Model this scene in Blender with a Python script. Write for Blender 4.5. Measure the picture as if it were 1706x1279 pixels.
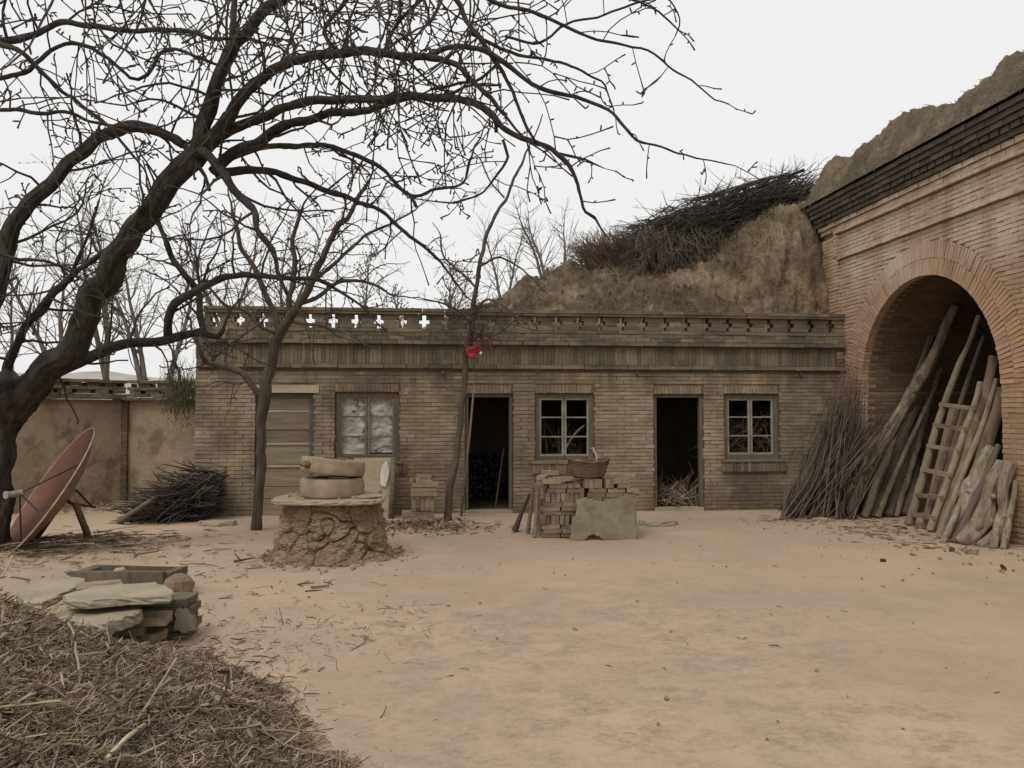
import bpy, bmesh, math, random
from mathutils import Vector, Matrix, Euler, noise
random.seed(11)
V=Vector
scene=bpy.context.scene
for o in list(bpy.data.objects): bpy.data.objects.remove(o)
# ---------------------------------------------------------------- camera
FPX=1350.0; PITCH=math.radians(2.1); YAW=math.radians(6.1); CAMZ=1.6
cd=bpy.data.cameras.new('camera'); cam=bpy.data.objects.new('camera',cd); scene.collection.objects.link(cam)
cam.location=(0,0,CAMZ); cam.rotation_euler=(math.radians(90)+PITCH,0,-YAW)
cd.sensor_width=36; cd.lens=FPX/1706*36; cd.clip_end=2000; cd.clip_start=.05
scene.camera=cam
# ---------------------------------------------------------------- sky and sun (overcast)
SUN_EL=math.radians(52); SUN_ROT=math.radians(215)
w=bpy.data.worlds.new('World'); scene.world=w; w.use_nodes=True
nt=w.node_tree; nt.nodes.clear()
sky=nt.nodes.new('ShaderNodeTexSky'); sky.sky_type='NISHITA'; sky.sun_disc=False
sky.sun_elevation=SUN_EL; sky.sun_rotation=SUN_ROT; sky.air_density=1.5; sky.dust_density=6
hs=nt.nodes.new('ShaderNodeHueSaturation'); hs.inputs['Saturation'].default_value=.15
mx=nt.nodes.new('ShaderNodeMixRGB'); mx.inputs[0].default_value=.9; mx.inputs[2].default_value=(9.35,9.35,9.3,1)
bg=nt.nodes.new('ShaderNodeBackground'); bg.inputs[1].default_value=.1
wo=nt.nodes.new('ShaderNodeOutputWorld')
nt.links.new(sky.outputs[0],hs.inputs['Color']); nt.links.new(hs.outputs[0],mx.inputs[1])
nt.links.new(mx.outputs[0],bg.inputs[0]); nt.links.new(bg.outputs[0],wo.inputs[0])
sl=bpy.data.lights.new('sun','SUN'); sl.energy=1.5; sl.angle=math.radians(28); sl.color=(1,.95,.88)
so=bpy.data.objects.new('sun',sl); scene.collection.objects.link(so)
az=math.radians(215)   # sun behind-left of the camera
sd=V((math.sin(az)*math.cos(SUN_EL),math.cos(az)*math.cos(SUN_EL),math.sin(SUN_EL)))
so.rotation_euler=sd.to_track_quat('Z','Y').to_euler()
scene.view_settings.view_transform='Standard'; scene.view_settings.look='None'
scene.view_settings.exposure=0; scene.view_settings.gamma=1; scene.view_settings.use_curve_mapping=False
# ---------------------------------------------------------------- pixel ray -> a point in the place
def ray(px,py):
    x=(px-853)/FPX; u=-(py-639.5)/FPX
    fy=math.cos(PITCH)-u*math.sin(PITCH); fz=math.sin(PITCH)+u*math.cos(PITCH)
    return V((x*math.cos(YAW)+fy*math.sin(YAW), -x*math.sin(YAW)+fy*math.cos(YAW), fz))
def W(px,py,Y): r=ray(px,py); return V((0,0,CAMZ))+r*(Y/r.y)
def WX(px,py,X): r=ray(px,py); return V((0,0,CAMZ))+r*(X/r.x)
def G(px,py,z=0): r=ray(px,py); return V((0,0,CAMZ))+r*((z-CAMZ)/r.z)
def depth(p): return p.x*math.sin(YAW)+p.y*math.cos(YAW)
def pix(p):
    d=depth(p); x=p.x*math.cos(YAW)-p.y*math.sin(YAW); z=p.z-CAMZ
    f=d*math.cos(PITCH)+z*math.sin(PITCH); u=-d*math.sin(PITCH)+z*math.cos(PITCH)
    return (853+FPX*x/max(f,.01), 639.5-FPX*u/max(f,.01), f)
# ---------------------------------------------------------------- materials
MATS={}
def mat(name,c1,c2,scale=2,fine=30,bump=.4,rough=.9,rnd=None,rv=.35,c3=None,c3s=1.,c3lo=.5,c3hi=.62,stretch=(1,1,1),
        zstain=None,dist=.01,metal=0,finev=.25,tint=None,cloud=.5,extra=None):
    m=bpy.data.materials.new(name); m.use_nodes=True; t=m.node_tree; N=t.nodes; L=t.links
    b=N['Principled BSDF']; b.inputs['Roughness'].default_value=rough; b.inputs['Metallic'].default_value=metal
    try: b.inputs['Specular IOR Level'].default_value=.25
    except Exception: pass
    geo=N.new('ShaderNodeNewGeometry')
    vm=N.new('ShaderNodeVectorMath'); vm.operation='MULTIPLY'; vm.inputs[1].default_value=stretch
    L.new(geo.outputs['Position'],vm.inputs[0])
    def noi(s,det=6,ro=.6,v=None,off=0):
        n=N.new('ShaderNodeTexNoise'); n.inputs['Scale'].default_value=s; n.inputs['Detail'].default_value=det; n.inputs['Roughness'].default_value=ro
        src=v or vm.outputs[0]
        if off:
            a=N.new('ShaderNodeVectorMath'); a.inputs[1].default_value=(off,off*1.3,off*.7); L.new(src,a.inputs[0]); src=a.outputs[0]
        L.new(src,n.inputs['Vector']); return n.outputs[0]
    def mr(v,a,b_,c=0,d=1):
        n=N.new('ShaderNodeMapRange'); n.inputs[1].default_value=a; n.inputs[2].default_value=b_; n.inputs[3].default_value=c; n.inputs[4].default_value=d
        L.new(v,n.inputs[0]); return n.outputs[0]
    def mix(f,a,b_,mode='MIX'):
        n=N.new('ShaderNodeMixRGB'); n.blend_type=mode
        for i,q in ((0,f),(1,a),(2,b_)):
            if isinstance(q,(int,float)): n.inputs[i].default_value=q
            elif isinstance(q,tuple): n.inputs[i].default_value=(*q,1)
            else: L.new(q,n.inputs[i])
        return n.outputs[0]
    def mul(a,b_):
        n=N.new('ShaderNodeMath'); n.operation='MULTIPLY'
        for i,q in ((0,a),(1,b_)):
            if isinstance(q,(int,float)): n.inputs[i].default_value=q
            else: L.new(q,n.inputs[i])
        return n.outputs[0]
    big=noi(scale)
    col=mix(mr(big,.5-cloud*.3,.5+cloud*.3),c1,c2)
    fn=noi(fine,8,.7)
    if rnd:
        if rnd=='obj': ro=N.new('ShaderNodeObjectInfo').outputs['Random']
        else: ro=geo.outputs['Random Per Island']
        hv=N.new('ShaderNodeHueSaturation'); L.new(mr(ro,0,1,1-rv,1+rv),hv.inputs['Value'])
        wn=N.new('ShaderNodeTexWhiteNoise'); wn.noise_dimensions='1D'; L.new(ro,wn.inputs['W'])
        L.new(mr(wn.outputs[0],0,1,.4965,.5035),hv.inputs['Hue']); L.new(mr(wn.outputs[0],0,1,.9,1.08),hv.inputs['Saturation'])
        L.new(col,hv.inputs['Color']); col=hv.outputs[0]
    if c3: col=mix(mr(noi(c3s,8,.65,off=7),c3lo,c3hi),col,c3)
    if zstain:   # weathering: (colour, z0, z1, streak x-scale, amount)
        for (sc,z0,z1,sx,am) in zstain:
            sp=N.new('ShaderNodeSeparateXYZ'); L.new(geo.outputs['Position'],sp.inputs[0])
            v2=N.new('ShaderNodeVectorMath'); v2.operation='MULTIPLY'; v2.inputs[1].default_value=(sx,sx,sx*.13); L.new(geo.outputs['Position'],v2.inputs[0])
            st=mr(noi(1,6,.7,v=v2.outputs[0],off=3.3),.36,.6)
            zn=N.new('ShaderNodeMath'); zn.operation='ADD'; L.new(sp.outputs[2],zn.inputs[0]); L.new(mr(noi(.8,3,off=5),0,1,-.7,.7),zn.inputs[1])
            zz=mr(zn.outputs[0],z0,z1)
            col=mix(mul(mul(st,zz),am),col,sc)
    if extra: col=extra(N,L,geo,col,noi,mr,mix,mul)
    vv=mr(fn,.2,.8,1-finev,1+finev)
    hv=N.new('ShaderNodeHueSaturation'); L.new(vv,hv.inputs['Value']); L.new(col,hv.inputs['Color']); col=hv.outputs[0]
    L.new(col,b.inputs['Base Color'])
    if bump:
        bp=N.new('ShaderNodeBump'); bp.inputs['Strength'].default_value=bump; bp.inputs['Distance'].default_value=dist
        L.new(fn,bp.inputs['Height']); L.new(bp.outputs[0],b.inputs['Normal'])
    MATS[name]=m; return m
GREY=(.085,.068,.05); TAN=(.36,.245,.145)
ST=[((.1,.08,.058),1.6,2.4,3.,.9),((.09,.07,.05),.7,-.35,2.2,.7)]
for k,suf in (('obj',''),('island','_joined')):
    mat('tan_brick'+suf,(.33,.254,.173),(.21,.164,.116),1.3,40,.5,rnd=k,rv=.13,c3=(.115,.09,.066),c3s=.75,c3lo=.49,c3hi=.66,zstain=ST)
    mat('grey_brick'+suf,(.175,.138,.095),(.12,.098,.07),1.5,35,.5,rnd=k,rv=.3,c3=(.075,.068,.046),c3s=1.3,c3lo=.5,c3hi=.66)
    mat('red_brick'+suf,(.385,.255,.168),(.31,.205,.135),.9,40,.5,rnd=k,rv=.13,c3=(.5,.4,.29),c3s=.7,c3lo=.6,c3hi=.75,
        zstain=[((.50,.43,.33),3.5,4.0,1.6,.85),((.2,.14,.09),.6,-.3,2,.5)])
    mat('dark_tile'+suf,(.108,.087,.066),(.066,.056,.044),1.5,35,.6,rnd=k,rv=.14,c3=(.05,.055,.03),c3s=2,c3lo=.55,c3hi=.7)
    mat('loose_brick'+suf,(.30,.225,.155),(.21,.16,.112),4,50,.6,rnd=k,rv=.3,c3=(.16,.12,.085),c3s=5,c3lo=.52,c3hi=.66)
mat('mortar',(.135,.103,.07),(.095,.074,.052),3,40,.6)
mat('mortar_red',(.26,.178,.118),(.2,.138,.092),3,40,.6)
mat('vault_brick',(.15,.1,.064),(.09,.063,.043),1.1,30,.6,rnd='island',rv=.2)  # lining bricks darkened in colour to stand for shade inside the vault
mat('shaded_brick',(.06,.045,.034),(.04,.031,.025),1.1,30,.6,rnd='island',rv=.2)  # vault back wall: deep interior shade put into the brick colour
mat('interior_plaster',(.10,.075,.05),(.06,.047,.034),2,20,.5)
mat('wall_plaster',(.36,.28,.2),(.28,.215,.15),1.0,14,.6,finev=.14,c3=(.19,.14,.095),c3s=2.2,c3lo=.5,c3hi=.62,
    zstain=[((.2,.145,.095),1.3,1.9,3,.7)])
def ground_extra(N,L,geo,col,noi,mr,mix,mul):
    # trodden dark speckle in wide patches, pale dust elsewhere
    v=N.new('ShaderNodeVectorMath'); v.operation='MULTIPLY'; v.inputs[1].default_value=(.42,.6,1); L.new(geo.outputs['Position'],v.inputs[0])
    patch=mr(noi(1.,4,.55,v=v.outputs[0],off=2.),.34,.56)
    v2=N.new('ShaderNodeVectorMath'); v2.operation='MULTIPLY'; v2.inputs[1].default_value=(1,1.2,1); L.new(geo.outputs['Position'],v2.inputs[0])
    sp=mul(mr(noi(3.2,15,.86,v=v2.outputs[0],off=9.),.45,.60),mr(noi(19,8,.8,v=v2.outputs[0],off=2.),.38,.56))
    dn=N.new('ShaderNodeVectorMath'); dn.operation='DISTANCE'; dn.inputs[1].default_value=(1.0,5.3,0)
    L.new(geo.outputs['Position'],dn.inputs[0]); wob=N.new('ShaderNodeMath'); wob.operation='ADD'; L.new(dn.outputs['Value'],wob.inputs[0]); L.new(mr(noi(.9,5,.6,off=4.),0,1,-2.2,2.2),wob.inputs[1])
    worn=mr(wob.outputs[0],3.6,1.4)
    col=mix(mul(mul(worn,sp),.85),col,(.21,.165,.118)); col=mix(mul(mul(patch,sp),.3),col,(.24,.185,.13)); col=mix(mul(mr(noi(.55,4,.6,off=12.),.5,.64),.45),col,(.36,.262,.186))
    sp2=mr(noi(60,5,.75,v=v2.outputs[0],off=1.),.57,.66)
    col=mix(mul(sp2,.4),col,(.2,.15,.1))
    return col
mat('loess_ground',(.445,.33,.232),(.365,.278,.2),.45,28,.22,finev=.09,c3=(.345,.272,.192),c3s=.6,c3lo=.5,c3hi=.66,dist=.015,extra=ground_extra)
mat('loess_cliff',(.30,.215,.14),(.14,.104,.07),1.3,11,1.,finev=.6,cloud=.35,c3=(.12,.095,.062),c3s=1.1,c3lo=.48,c3hi=.62,dist=.12)
mat('roof_earth',(.215,.155,.10),(.10,.077,.053),1.6,12,1.,finev=.6,c3=(.095,.08,.05),c3s=1.6,c3lo=.46,c3hi=.6,dist=.05)
mat('far_slope',(.37,.345,.31),(.31,.29,.26),.03,.3,0)
mat('clay',(.30,.222,.148),(.21,.155,.103),4,22,1.,finev=.3,c3=(.18,.13,.085),c3s=5,c3lo=.52,c3hi=.66,dist=.02)
mat('slab_stone',(.33,.285,.21),(.265,.228,.165),3,40,.4,finev=.12,c3=(.38,.32,.23),c3s=4,c3lo=.5,c3hi=.7)
mat('grey_slab',(.27,.232,.168),(.195,.168,.12),5,30,.8,finev=.1,c3=(.16,.13,.09),c3s=3.5,c3lo=.5,c3hi=.7)
mat('mill_stone',(.35,.28,.185),(.255,.2,.132),6,35,1.,finev=.12,c3=(.2,.16,.1),c3s=4,c3lo=.55,c3hi=.75)
mat('weathered_wood',(.21,.17,.12),(.13,.105,.078),3,12,.5,rnd='obj',rv=.2,stretch=(1,1,14),finev=.3)
mat('door_board',(.24,.195,.135),(.16,.13,.092),2,12,.5,rnd='obj',rv=.22,stretch=(1,1,14),finev=.3)
mat('pale_rail',(.38,.32,.235),(.3,.25,.18),3,14,.4,stretch=(1,1,10))
mat('frame_wood',(.15,.125,.09),(.095,.08,.06),3,18,.5,stretch=(8,8,1),finev=.3)
mat('blue_frame',(.10,.11,.115),(.075,.08,.08),3,18,.4)
mat('sash_paint',(.30,.28,.22),(.2,.185,.145),6,30,.4)
mat('log_wood',(.25,.19,.13),(.125,.094,.066),4,30,1.,rnd='obj',rv=.35,stretch=(2.5,2.5,.6),finev=.35,c3=(.1,.08,.058),c3s=2.4,c3lo=.55,c3hi=.62)
mat('dark_log',(.15,.12,.09),(.095,.078,.06),3,25,.8,rnd='obj',rv=.2,stretch=(2.5,2.5,.6),finev=.35)
mat('drift_wood',(.34,.275,.195),(.18,.142,.1),3,22,.9,rnd='obj',rv=.15,stretch=(3,3,.7),finev=.4,c3=(.13,.1,.075),c3s=3,c3lo=.54,c3hi=.62)
mat('ladder_wood',(.26,.205,.14),(.17,.132,.09),3,25,.6,rnd='obj',rv=.15,finev=.3)
mat('dark_stick',(.125,.096,.074),(.065,.052,.042),2,30,.3,rnd='obj',rv=.45)
mat('dark_twigs',(.15,.12,.097),(.085,.068,.055),2,30,.2,rnd='island',rv=.5)
mat('brush_black',(.07,.056,.046),(.04,.034,.029),2,30,.2,rnd='island',rv=.6)
mat('brush_red',(.16,.105,.08),(.11,.08,.055),2,30,.2,rnd='island',rv=.4)
mat('mound_twigs',(.27,.205,.142),(.15,.115,.08),1.6,30,.3,rnd='island',rv=.8)
mat('mound_earth',(.085,.066,.047),(.055,.043,.031),5,30,1.)
mat('pale_straw',(.55,.47,.27),(.45,.38,.22),5,30,.2,rnd='island',rv=.2)
mat('dry_leaf',(.26,.195,.14),(.18,.14,.1),8,40,.3,rnd='island',rv=.4)
mat('green_leaf',(.085,.085,.048),(.12,.105,.065),8,40,.2,rnd='island',rv=.4)
mat('dry_grass',(.23,.185,.115),(.15,.125,.075),1.5,30,.2,rnd='island',rv=.4)
mat('bark_dark',(.068,.056,.047),(.03,.026,.022),9,34,1.,finev=.6,stretch=(1,1,.35),c3=(.075,.072,.045),c3s=3,c3lo=.55,c3hi=.7,dist=.02)
mat('twig_dark',(.065,.055,.048),(.045,.038,.033),5,20,0)
mat('bark_mid',(.115,.092,.07),(.075,.06,.048),5,40,1.,finev=.4,stretch=(1,1,.4),dist=.02)
mat('twig_red',(.10,.07,.06),(.07,.05,.042),5,20,0)
mat('far_bark',(.14,.12,.10),(.1,.088,.072),2,20,0)  # paler bark for distant trees, haze put into the colour
mat('bud_green',(.2,.2,.11),(.17,.16,.09),2,20,0)
mat('dish_inside',(.155,.07,.046),(.105,.052,.036),1.5,30,.15,rough=.85,finev=.06,c3=(.25,.15,.10),c3s=1.3,c3lo=.55,c3hi=.85)
mat('dish_back',(.24,.15,.08),(.16,.1,.06),5,25,.4,rough=.8,c3=(.33,.27,.19),c3s=5,c3lo=.58,c3hi=.66)
mat('rim_paint',(.45,.38,.30),(.25,.18,.12),8,30,.2)
mat('dull_plastic',(.3,.3,.25),(.24,.24,.2),8,30,.1,rough=.6)
mat('rusty_metal',(.07,.04,.03),(.045,.03,.024),10,40,.4,rough=.8)
mat('plastic_sheet',(.50,.475,.42),(.36,.34,.3),5,14,.9,rough=.5,c3=(.12,.105,.085),c3s=5,c3lo=.6,c3hi=.66,dist=.03)
mat('pale_board',(.41,.335,.235),(.35,.285,.2),2,20,.3)
mat('white_flake',(.72,.68,.6),(.5,.45,.38),9,30,.5)
mat('wicker',(.20,.135,.085),(.12,.085,.058),7,40,.3,rnd='island',rv=.45)
mat('red_cloth',(.42,.04,.05),(.32,.03,.04),6,30,.3,rough=.6)
mat('white_paint',(.75,.73,.68),(.6,.58,.52),20,50,.1,rough=.5)
mat('firewood',(.16,.12,.085),(.1,.078,.058),4,30,.4,rnd='island',rv=.5)
# ---------------------------------------------------------------- building blocks
def rv(s=1): return V((random.uniform(-s,s),random.uniform(-s,s),random.uniform(-s,s)))
BASE={}
def link(o,parent=None):
    scene.collection.objects.link(o)
    if parent: o.parent=parent
def thing(name,label,cat,loc,group=None):
    o=bpy.data.objects.new(name,None); o.empty_display_size=.1; link(o); o.location=loc; BASE[o]=V(loc)
    o['label']=label; o['category']=cat
    if group: o['group']=group
    return o
def tag(o,label,cat,group=None,kind=None):
    o['label']=label; o['category']=cat
    if group: o['group']=group
    if kind: o['kind']=kind
    return o
class MB:
    def __init__(s): s.v=[]; s.f=[]
    def quad(s,pts):
        n=len(s.v); s.v+= [tuple(p) for p in pts]; s.f.append(tuple(range(n,n+len(pts))))
    def box(s,c,size,rot=None,j=0):
        n=len(s.v); c=V(c); h=V(size)*.5
        for a in (-1,1):
            for b in (-1,1):
                for d in (-1,1):
                    p=V((a*h.x,b*h.y,d*h.z))
                    if j: p+=rv(j)
                    if rot: p=rot@p
                    s.v.append(tuple(c+p))
        for q in ((0,1,3,2),(4,6,7,5),(0,4,5,1),(2,3,7,6),(0,2,6,4),(1,5,7,3)): s.f.append(tuple(n+i for i in q))
    def tube(s,pts,rad,n=5,cap=True,ns=0,ridge=0,squash=1):
        sd0=len(s.v)*.37+pts[0].x*5
        m=len(pts); b0=len(s.v)
        d=(pts[-1]-pts[0]); 
        if d.length<1e-6: return
        d.normalize(); up=V((0,0,1)) if abs(d.z)<.9 else V((1,0,0))
        prev=None
        for i in range(m):
            a=pts[max(i-1,0)]; b=pts[min(i+1,m-1)]; t=(b-a)
            if t.length<1e-7: t=d
            t=t.normalized()
            if prev is None: u=t.cross(up).normalized()
            else:
                u=(prev-t*prev.dot(t)); 
                u=u.normalized() if u.length>1e-6 else t.cross(up).normalized()
            prev=u; w=t.cross(u)
            r=rad[i] if not isinstance(rad,(int,float)) else rad
            for k in range(n):
                an=2*math.pi*k/n; q=u*math.cos(an)+w*math.sin(an)*squash
                rr=r
                if ns: rr*=1+ns*noise.noise(pts[i]*(2.2/max(rad[0],.02)*.12)+q*1.3)*1.6+ns*.8*noise.noise(pts[i]*4+q*4.5)+ns*.5*noise.noise(pts[i]*11+q*9)
                if ridge:
                    e=noise.noise(V((math.cos(an)*2.6+sd0,math.sin(an)*2.6,i*.07))); e2=noise.noise(V((math.cos(an)*6+sd0,math.sin(an)*6,i*.12)))
                    rr*=1-ridge*max(0,1-abs(e)*7)-ridge*.6*max(0,1-abs(e2)*6)+ridge*.8*e
                s.v.append(tuple(pts[i]+q*rr))
        for i in range(m-1):
            for k in range(n):
                k2=(k+1)%n
                s.f.append((b0+i*n+k,b0+i*n+k2,b0+(i+1)*n+k2,b0+(i+1)*n+k))
        if cap:
            s.f.append(tuple(b0+k for k in reversed(range(n)))); s.f.append(tuple(b0+(m-1)*n+k for k in range(n)))
    def grid(s,fn,nu,nv):
        b=len(s.v)
        for i in range(nu+1):
            for j in range(nv+1): s.v.append(tuple(fn(i/nu,j/nv)))
        for i in range(nu):
            for j in range(nv):
                a=b+i*(nv+1)+j; s.f.append((a,a+nv+1,a+nv+2,a+1))
    def mesh(s,name,m,off=V((0,0,0)),smooth=False):
        me=bpy.data.meshes.new(name)
        ox,oy,oz=off; me.from_pydata([(x-ox,y-oy,z-oz) for x,y,z in s.v],[],s.f)
        me.materials.append(MATS[m])
        if smooth: me.polygons.foreach_set('use_smooth',[True]*len(me.polygons))
        me.update(); return me
    def build(s,name,m,parent=None,smooth=False,kind=None,origin=None):
        off=BASE.get(parent,V((0,0,0))) if parent else V((0,0,0))
        if not parent:
            if origin is None and s.v:
                xs=[p[0] for p in s.v]; ys=[p[1] for p in s.v]; zs=[p[2] for p in s.v]
                origin=V(((min(xs)+max(xs))/2,(min(ys)+max(ys))/2,min(zs)))
            off=V(origin)
        o=bpy.data.objects.new(name,s.mesh(name,m,off,smooth)); link(o,parent)
        if parent: BASE[o]=off
        else: o.location=off; BASE[o]=off
        if kind: o['kind']=kind
        return o
def resample(pts,rads,step):
    P=[];R=[]; n=len(pts)
    for i in range(n-1):
        p0=pts[max(i-1,0)];p1=pts[i];p2=pts[i+1];p3=pts[min(i+2,n-1)]
        k=max(1,int((p2-p1).length/step))
        for j in range(k):
            t=j/k; t2=t*t;t3=t2*t
            P.append(.5*((2*p1)+(p2-p0)*t+(2*p0-5*p1+4*p2-p3)*t2+(3*p1-p0-3*p2+p3)*t3))
            R.append(rads[i]*(1-t)+rads[i+1]*t)
    P.append(pts[-1].copy());R.append(rads[-1]); return P,R
# brick lists: (centre, (sx,sy,sz), rotation or None)
BRICKM={}
def brick_mesh(size,m):
    key=(round(size[0],3),round(size[1],3),round(size[2],3),m)
    if key not in BRICKM:
        L=[]
        for k in range(3):
            b=MB(); b.box((0,0,0),size,j=.0034); L.append(b.mesh('brick',m))
        BRICKM[key]=L
    return random.choice(BRICKM[key])
def projarea(b):
    c,s,_=b; x,y,f=pix(V(c))
    if f<.5 or not(0<x<1706 and 0<y<1279): return 0
    # visible extent of the long side as it projects
    dx=V((s[0],0,0)) if s[0]>s[1] else V((0,s[1],0))
    a=pix(V(c)-dx*.5); d=pix(V(c)+dx*.5)
    return math.hypot(a[0]-d[0],a[1]-d[1])*s[2]*FPX/f
def lay(bricks,m,parent,nmax=300,name='brick'):
    """bricks that show largest become single parts, the rest one joined part"""
    if nmax>=len(bricks): top=bricks; rest=[]
    else:
        srt=sorted(bricks,key=lambda b:-projarea(b)); top=srt[:nmax]; rest=srt[nmax:]
    off=BASE[parent]
    for c,s,r in top:
        o=bpy.data.objects.new(name,brick_mesh(s,m)); o.parent=parent; scene.collection.objects.link(o)
        o.location=V(c)-off
        if r: o.rotation_euler=r.to_euler()
    if rest:
        mb=MB()
        for c,s,r in rest: mb.box(c,s,r,j=.0034)
        mb.build('brickwork',m+'_joined',parent,kind='stuff')
def courses(x0,x1,z0,z1,plane,axis,holes,out=0.0,bl=.24,bh=.054,gap=.009,bd=.11,jit=.006,face=-1,circ=None):
    """running-bond bricks over a wall face. axis 'x': face at y=plane ; 'y': face at x=plane (facing -x)"""
    res=[]; z=z0; row=0
    while z+bh<=z1+.01:
        zc=z+bh/2
        iv=[(x0,x1)]
        hs=[(a,b) for (a,b,c,d) in holes if c<zc<d]
        if circ:
            cy,cz,R=circ
            if zc>cz and abs(zc-cz)<R:
                w_=math.sqrt(R*R-(zc-cz)**2); hs.append((cy-w_,cy+w_))
        for a,b in hs:
            nv=[]
            for p,q in iv:
                if b<=p or a>=q: nv.append((p,q))
                else:
                    if a>p: nv.append((p,a))
                    if b<q: nv.append((b,q))
            iv=nv
        per=bl+.006
        off=(0,.5)[row%2]*per+random.uniform(-.01,.01)
        for p,q in iv:
            k=math.floor((p-x0-off)/per)
            while True:
                a=x0+off+k*per; b=a+bl; k+=1
                if a>=q: break
                aa=max(a,p+.002); bb=min(b,q-.002)
                if bb-aa<.035: continue
                L_=bb-aa
                if abs(L_-bl)>.004: L_=round(L_/.03)*.03-.003 if L_>.06 else L_
                cc=(aa+bb)/2; o=out+random.uniform(-jit,jit)
                if axis=='x': res.append(((cc,plane-o+bd/2,zc),(L_,bd,bh),None))
                else: res.append(((plane-o+bd/2,cc,zc),(bd,L_,bh),None))
        z+=bh+gap; row+=1
    return res
def soldiers(a,b,z0,z1,plane,axis,out,w_=.056,gap=.007,bd=.11):
    res=[]; x=a
    while x+w_<=b+.02:
        o=out+random.uniform(-.004,.004); c=x+w_/2; zc=(z0+z1)/2+random.uniform(-.002,.002)
        if axis=='x': res.append(((c,plane-o+bd/2,zc),(w_,bd,z1-z0),None))
        else: res.append(((plane-o+bd/2,c,zc),(bd,w_,z1-z0),None))
        x+=w_+gap
    return res
def holes_core(mb,x0,x1,z0,z1,ya,yb,holes,axis='x'):
    xs=sorted({x0,x1,*[h[0] for h in holes],*[h[1] for h in holes]})
    for a,b in zip(xs,xs[1:]):
        c=(a+b)/2; segs=[(z0,z1)]
        for h in holes:
            if h[0]<c<h[1]:
                n=[]
                for p,q in segs:
                    if h[2]>p: n.append((p,min(q,h[2])))
                    if h[3]<q: n.append((max(p,h[3]),q))
                segs=[s for s in n if s[1]-s[0]>.001]
        for p,q in segs:
            mb.box(((a+b)/2,(ya+yb)/2,(p+q)/2),(b-a,yb-ya,q-p))
# ================================================================ THE SETTING
def gz(x,y):
    h=.014*noise.noise(V((x*.9,y*.9,0)))+.006*noise.noise(V((x*4,y*4,3)))-.012*max(0,min(1,(y-9)/3))*1.6
    h+=.10*math.exp(-(((x+4.2)/1.3)**2+((y-9.6)/1.1)**2))     # rubbish bank under the dish
    h+=.05*math.exp(-(((x+.25)/.55)**2+((y-11.6)/.4)**2))      # leaf heap
    return h
def axis_pts(a,b,lo,hi,step):
    L=[]; x=lo
    while x<=hi: L.append(x); x+=step
    x=lo; d=step
    while x>a: d*=1.45; x-=d; L.insert(0,max(x,a))
    x=L[-1]; d=step
    while x<b: d*=1.45; x+=d; L.append(min(x,b))
    return L
mb=MB(); xs=axis_pts(-400,400,-6,10,.07); ys=axis_pts(-60,500,2.0,13,.07)
for x in xs:
    for y in ys: mb.v.append((x,y,gz(x,y)))
nY=len(ys)
for i in range(len(xs)-1):
    for j in range(nY-1):
        a=i*nY+j; mb.f.append((a,a+nY,a+nY+1,a+1))
mb.build('ground','loess_ground',smooth=True,kind='structure',origin=V((0,0,0)))
# loess bank behind the outbuilding
crest=[(W(x,y,Y).x,W(x,y,Y).z) for x,y,Y in ((700,550,16.6),(785,524,16.6),(860,484,16.6),(930,455,16.6),(1000,443,16.6),(1100,430,16.4),(1200,402,16.2),(1300,362,16),(1350,335,15.8),(1400,316,15.6))]
def crest_z(x):
    if x<=crest[0][0]: return 2.85
    for (a,za),(b,zb) in zip(crest,crest[1:]):
        if a<=x<=b: return za+(zb-za)*(x-a)/(b-a)
    return crest[-1][1]-.25*min(x-crest[-1][0],1.2)
def hill(u,v):
    x=-.6+u*15; y=13.5+v*v*14
    near=2.93
    cz=crest_z(x); s=max(0,min(1,(y-13.6)/(2.6 if x<5 else 2.6-min(1.6,(x-5)*.9))))
    k=min(1,max(0,(x-3.5)/2.5)); s=s*(1-k)+k*(1-(1-s)**2.2)
    z=near+(cz-near)*s*(1-.0*s)
    if y>16.6: z-=(y-16.6)*.02
    am=.26*min(1,s*4+.12)*min(1,max(.15,(x-.2)/2.2))
    n=noise.fractal(V((x*1.1,y*1.1,z*1.2)),.8,2.1,5)*am+ noise.fractal(V((x*4,y*4,z*3)),.8,2.1,4)*am*.5+noise.fractal(V((x*13,y*13,z*9)),.7,2.1,3)*am*.2
    dy=-(abs(noise.noise(V((x*3.2,7,z*.9))))*.4+abs(noise.noise(V((x*9,7,z*3))))*.16)*k*(4*s*(1-s))
    if x<.2: z=z*max(0,min(1,(x+.6)/.5)) + (2.86 if y<16.4 else 0)*(1-max(0,min(1,(x+.6)/.5)))
    return V((x,y+dy,z+n if x>.0 else z))
mb=MB(); mb.grid(hill,420,160); mb.build('hill','loess_cliff',smooth=True,kind='structure',origin=V((4,16,0)))
# earth lying on the roof of the vaulted dwelling
prof=[(14.3,5.8),(14.15,6.05),(13.8,6.16),(13.3,6.1),(12.8,6.18),(12.3,6.1),(11.8,6.2),(11,6.02),(10.5,6.07),(10,6.02),(9.3,6.08),(8,6.1),(6,6.2),(2,6.2)]
def pz(y):
    for (a,za),(b,zb) in zip(prof,prof[1:]):
        if b<=y<=a: return zb+(za-zb)*(y-b)/(a-b)
    return 5.4 if y>14.3 else 6.9
def mound(u,v):
    y=2+v*12.5; x=6.86+(u**1.4)*5
    s=min(1,(x-6.86)/(.62+.25*noise.noise(V((0,y*1.2,4))))); s=1-(1-s)**2
    t=max(0,min(1,(14.35-y)/.3))**.5
    z=5.36+(pz(y)-5.36)*s*t
    z+=(noise.fractal(V((x*1.3,y*1.3,2)),.8,2.1,5)*.15+noise.fractal(V((x*5,y*5,2)),.8,2.1,4)*.10)*min(1,s*3)*t
    return V((x,y,z))
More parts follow.
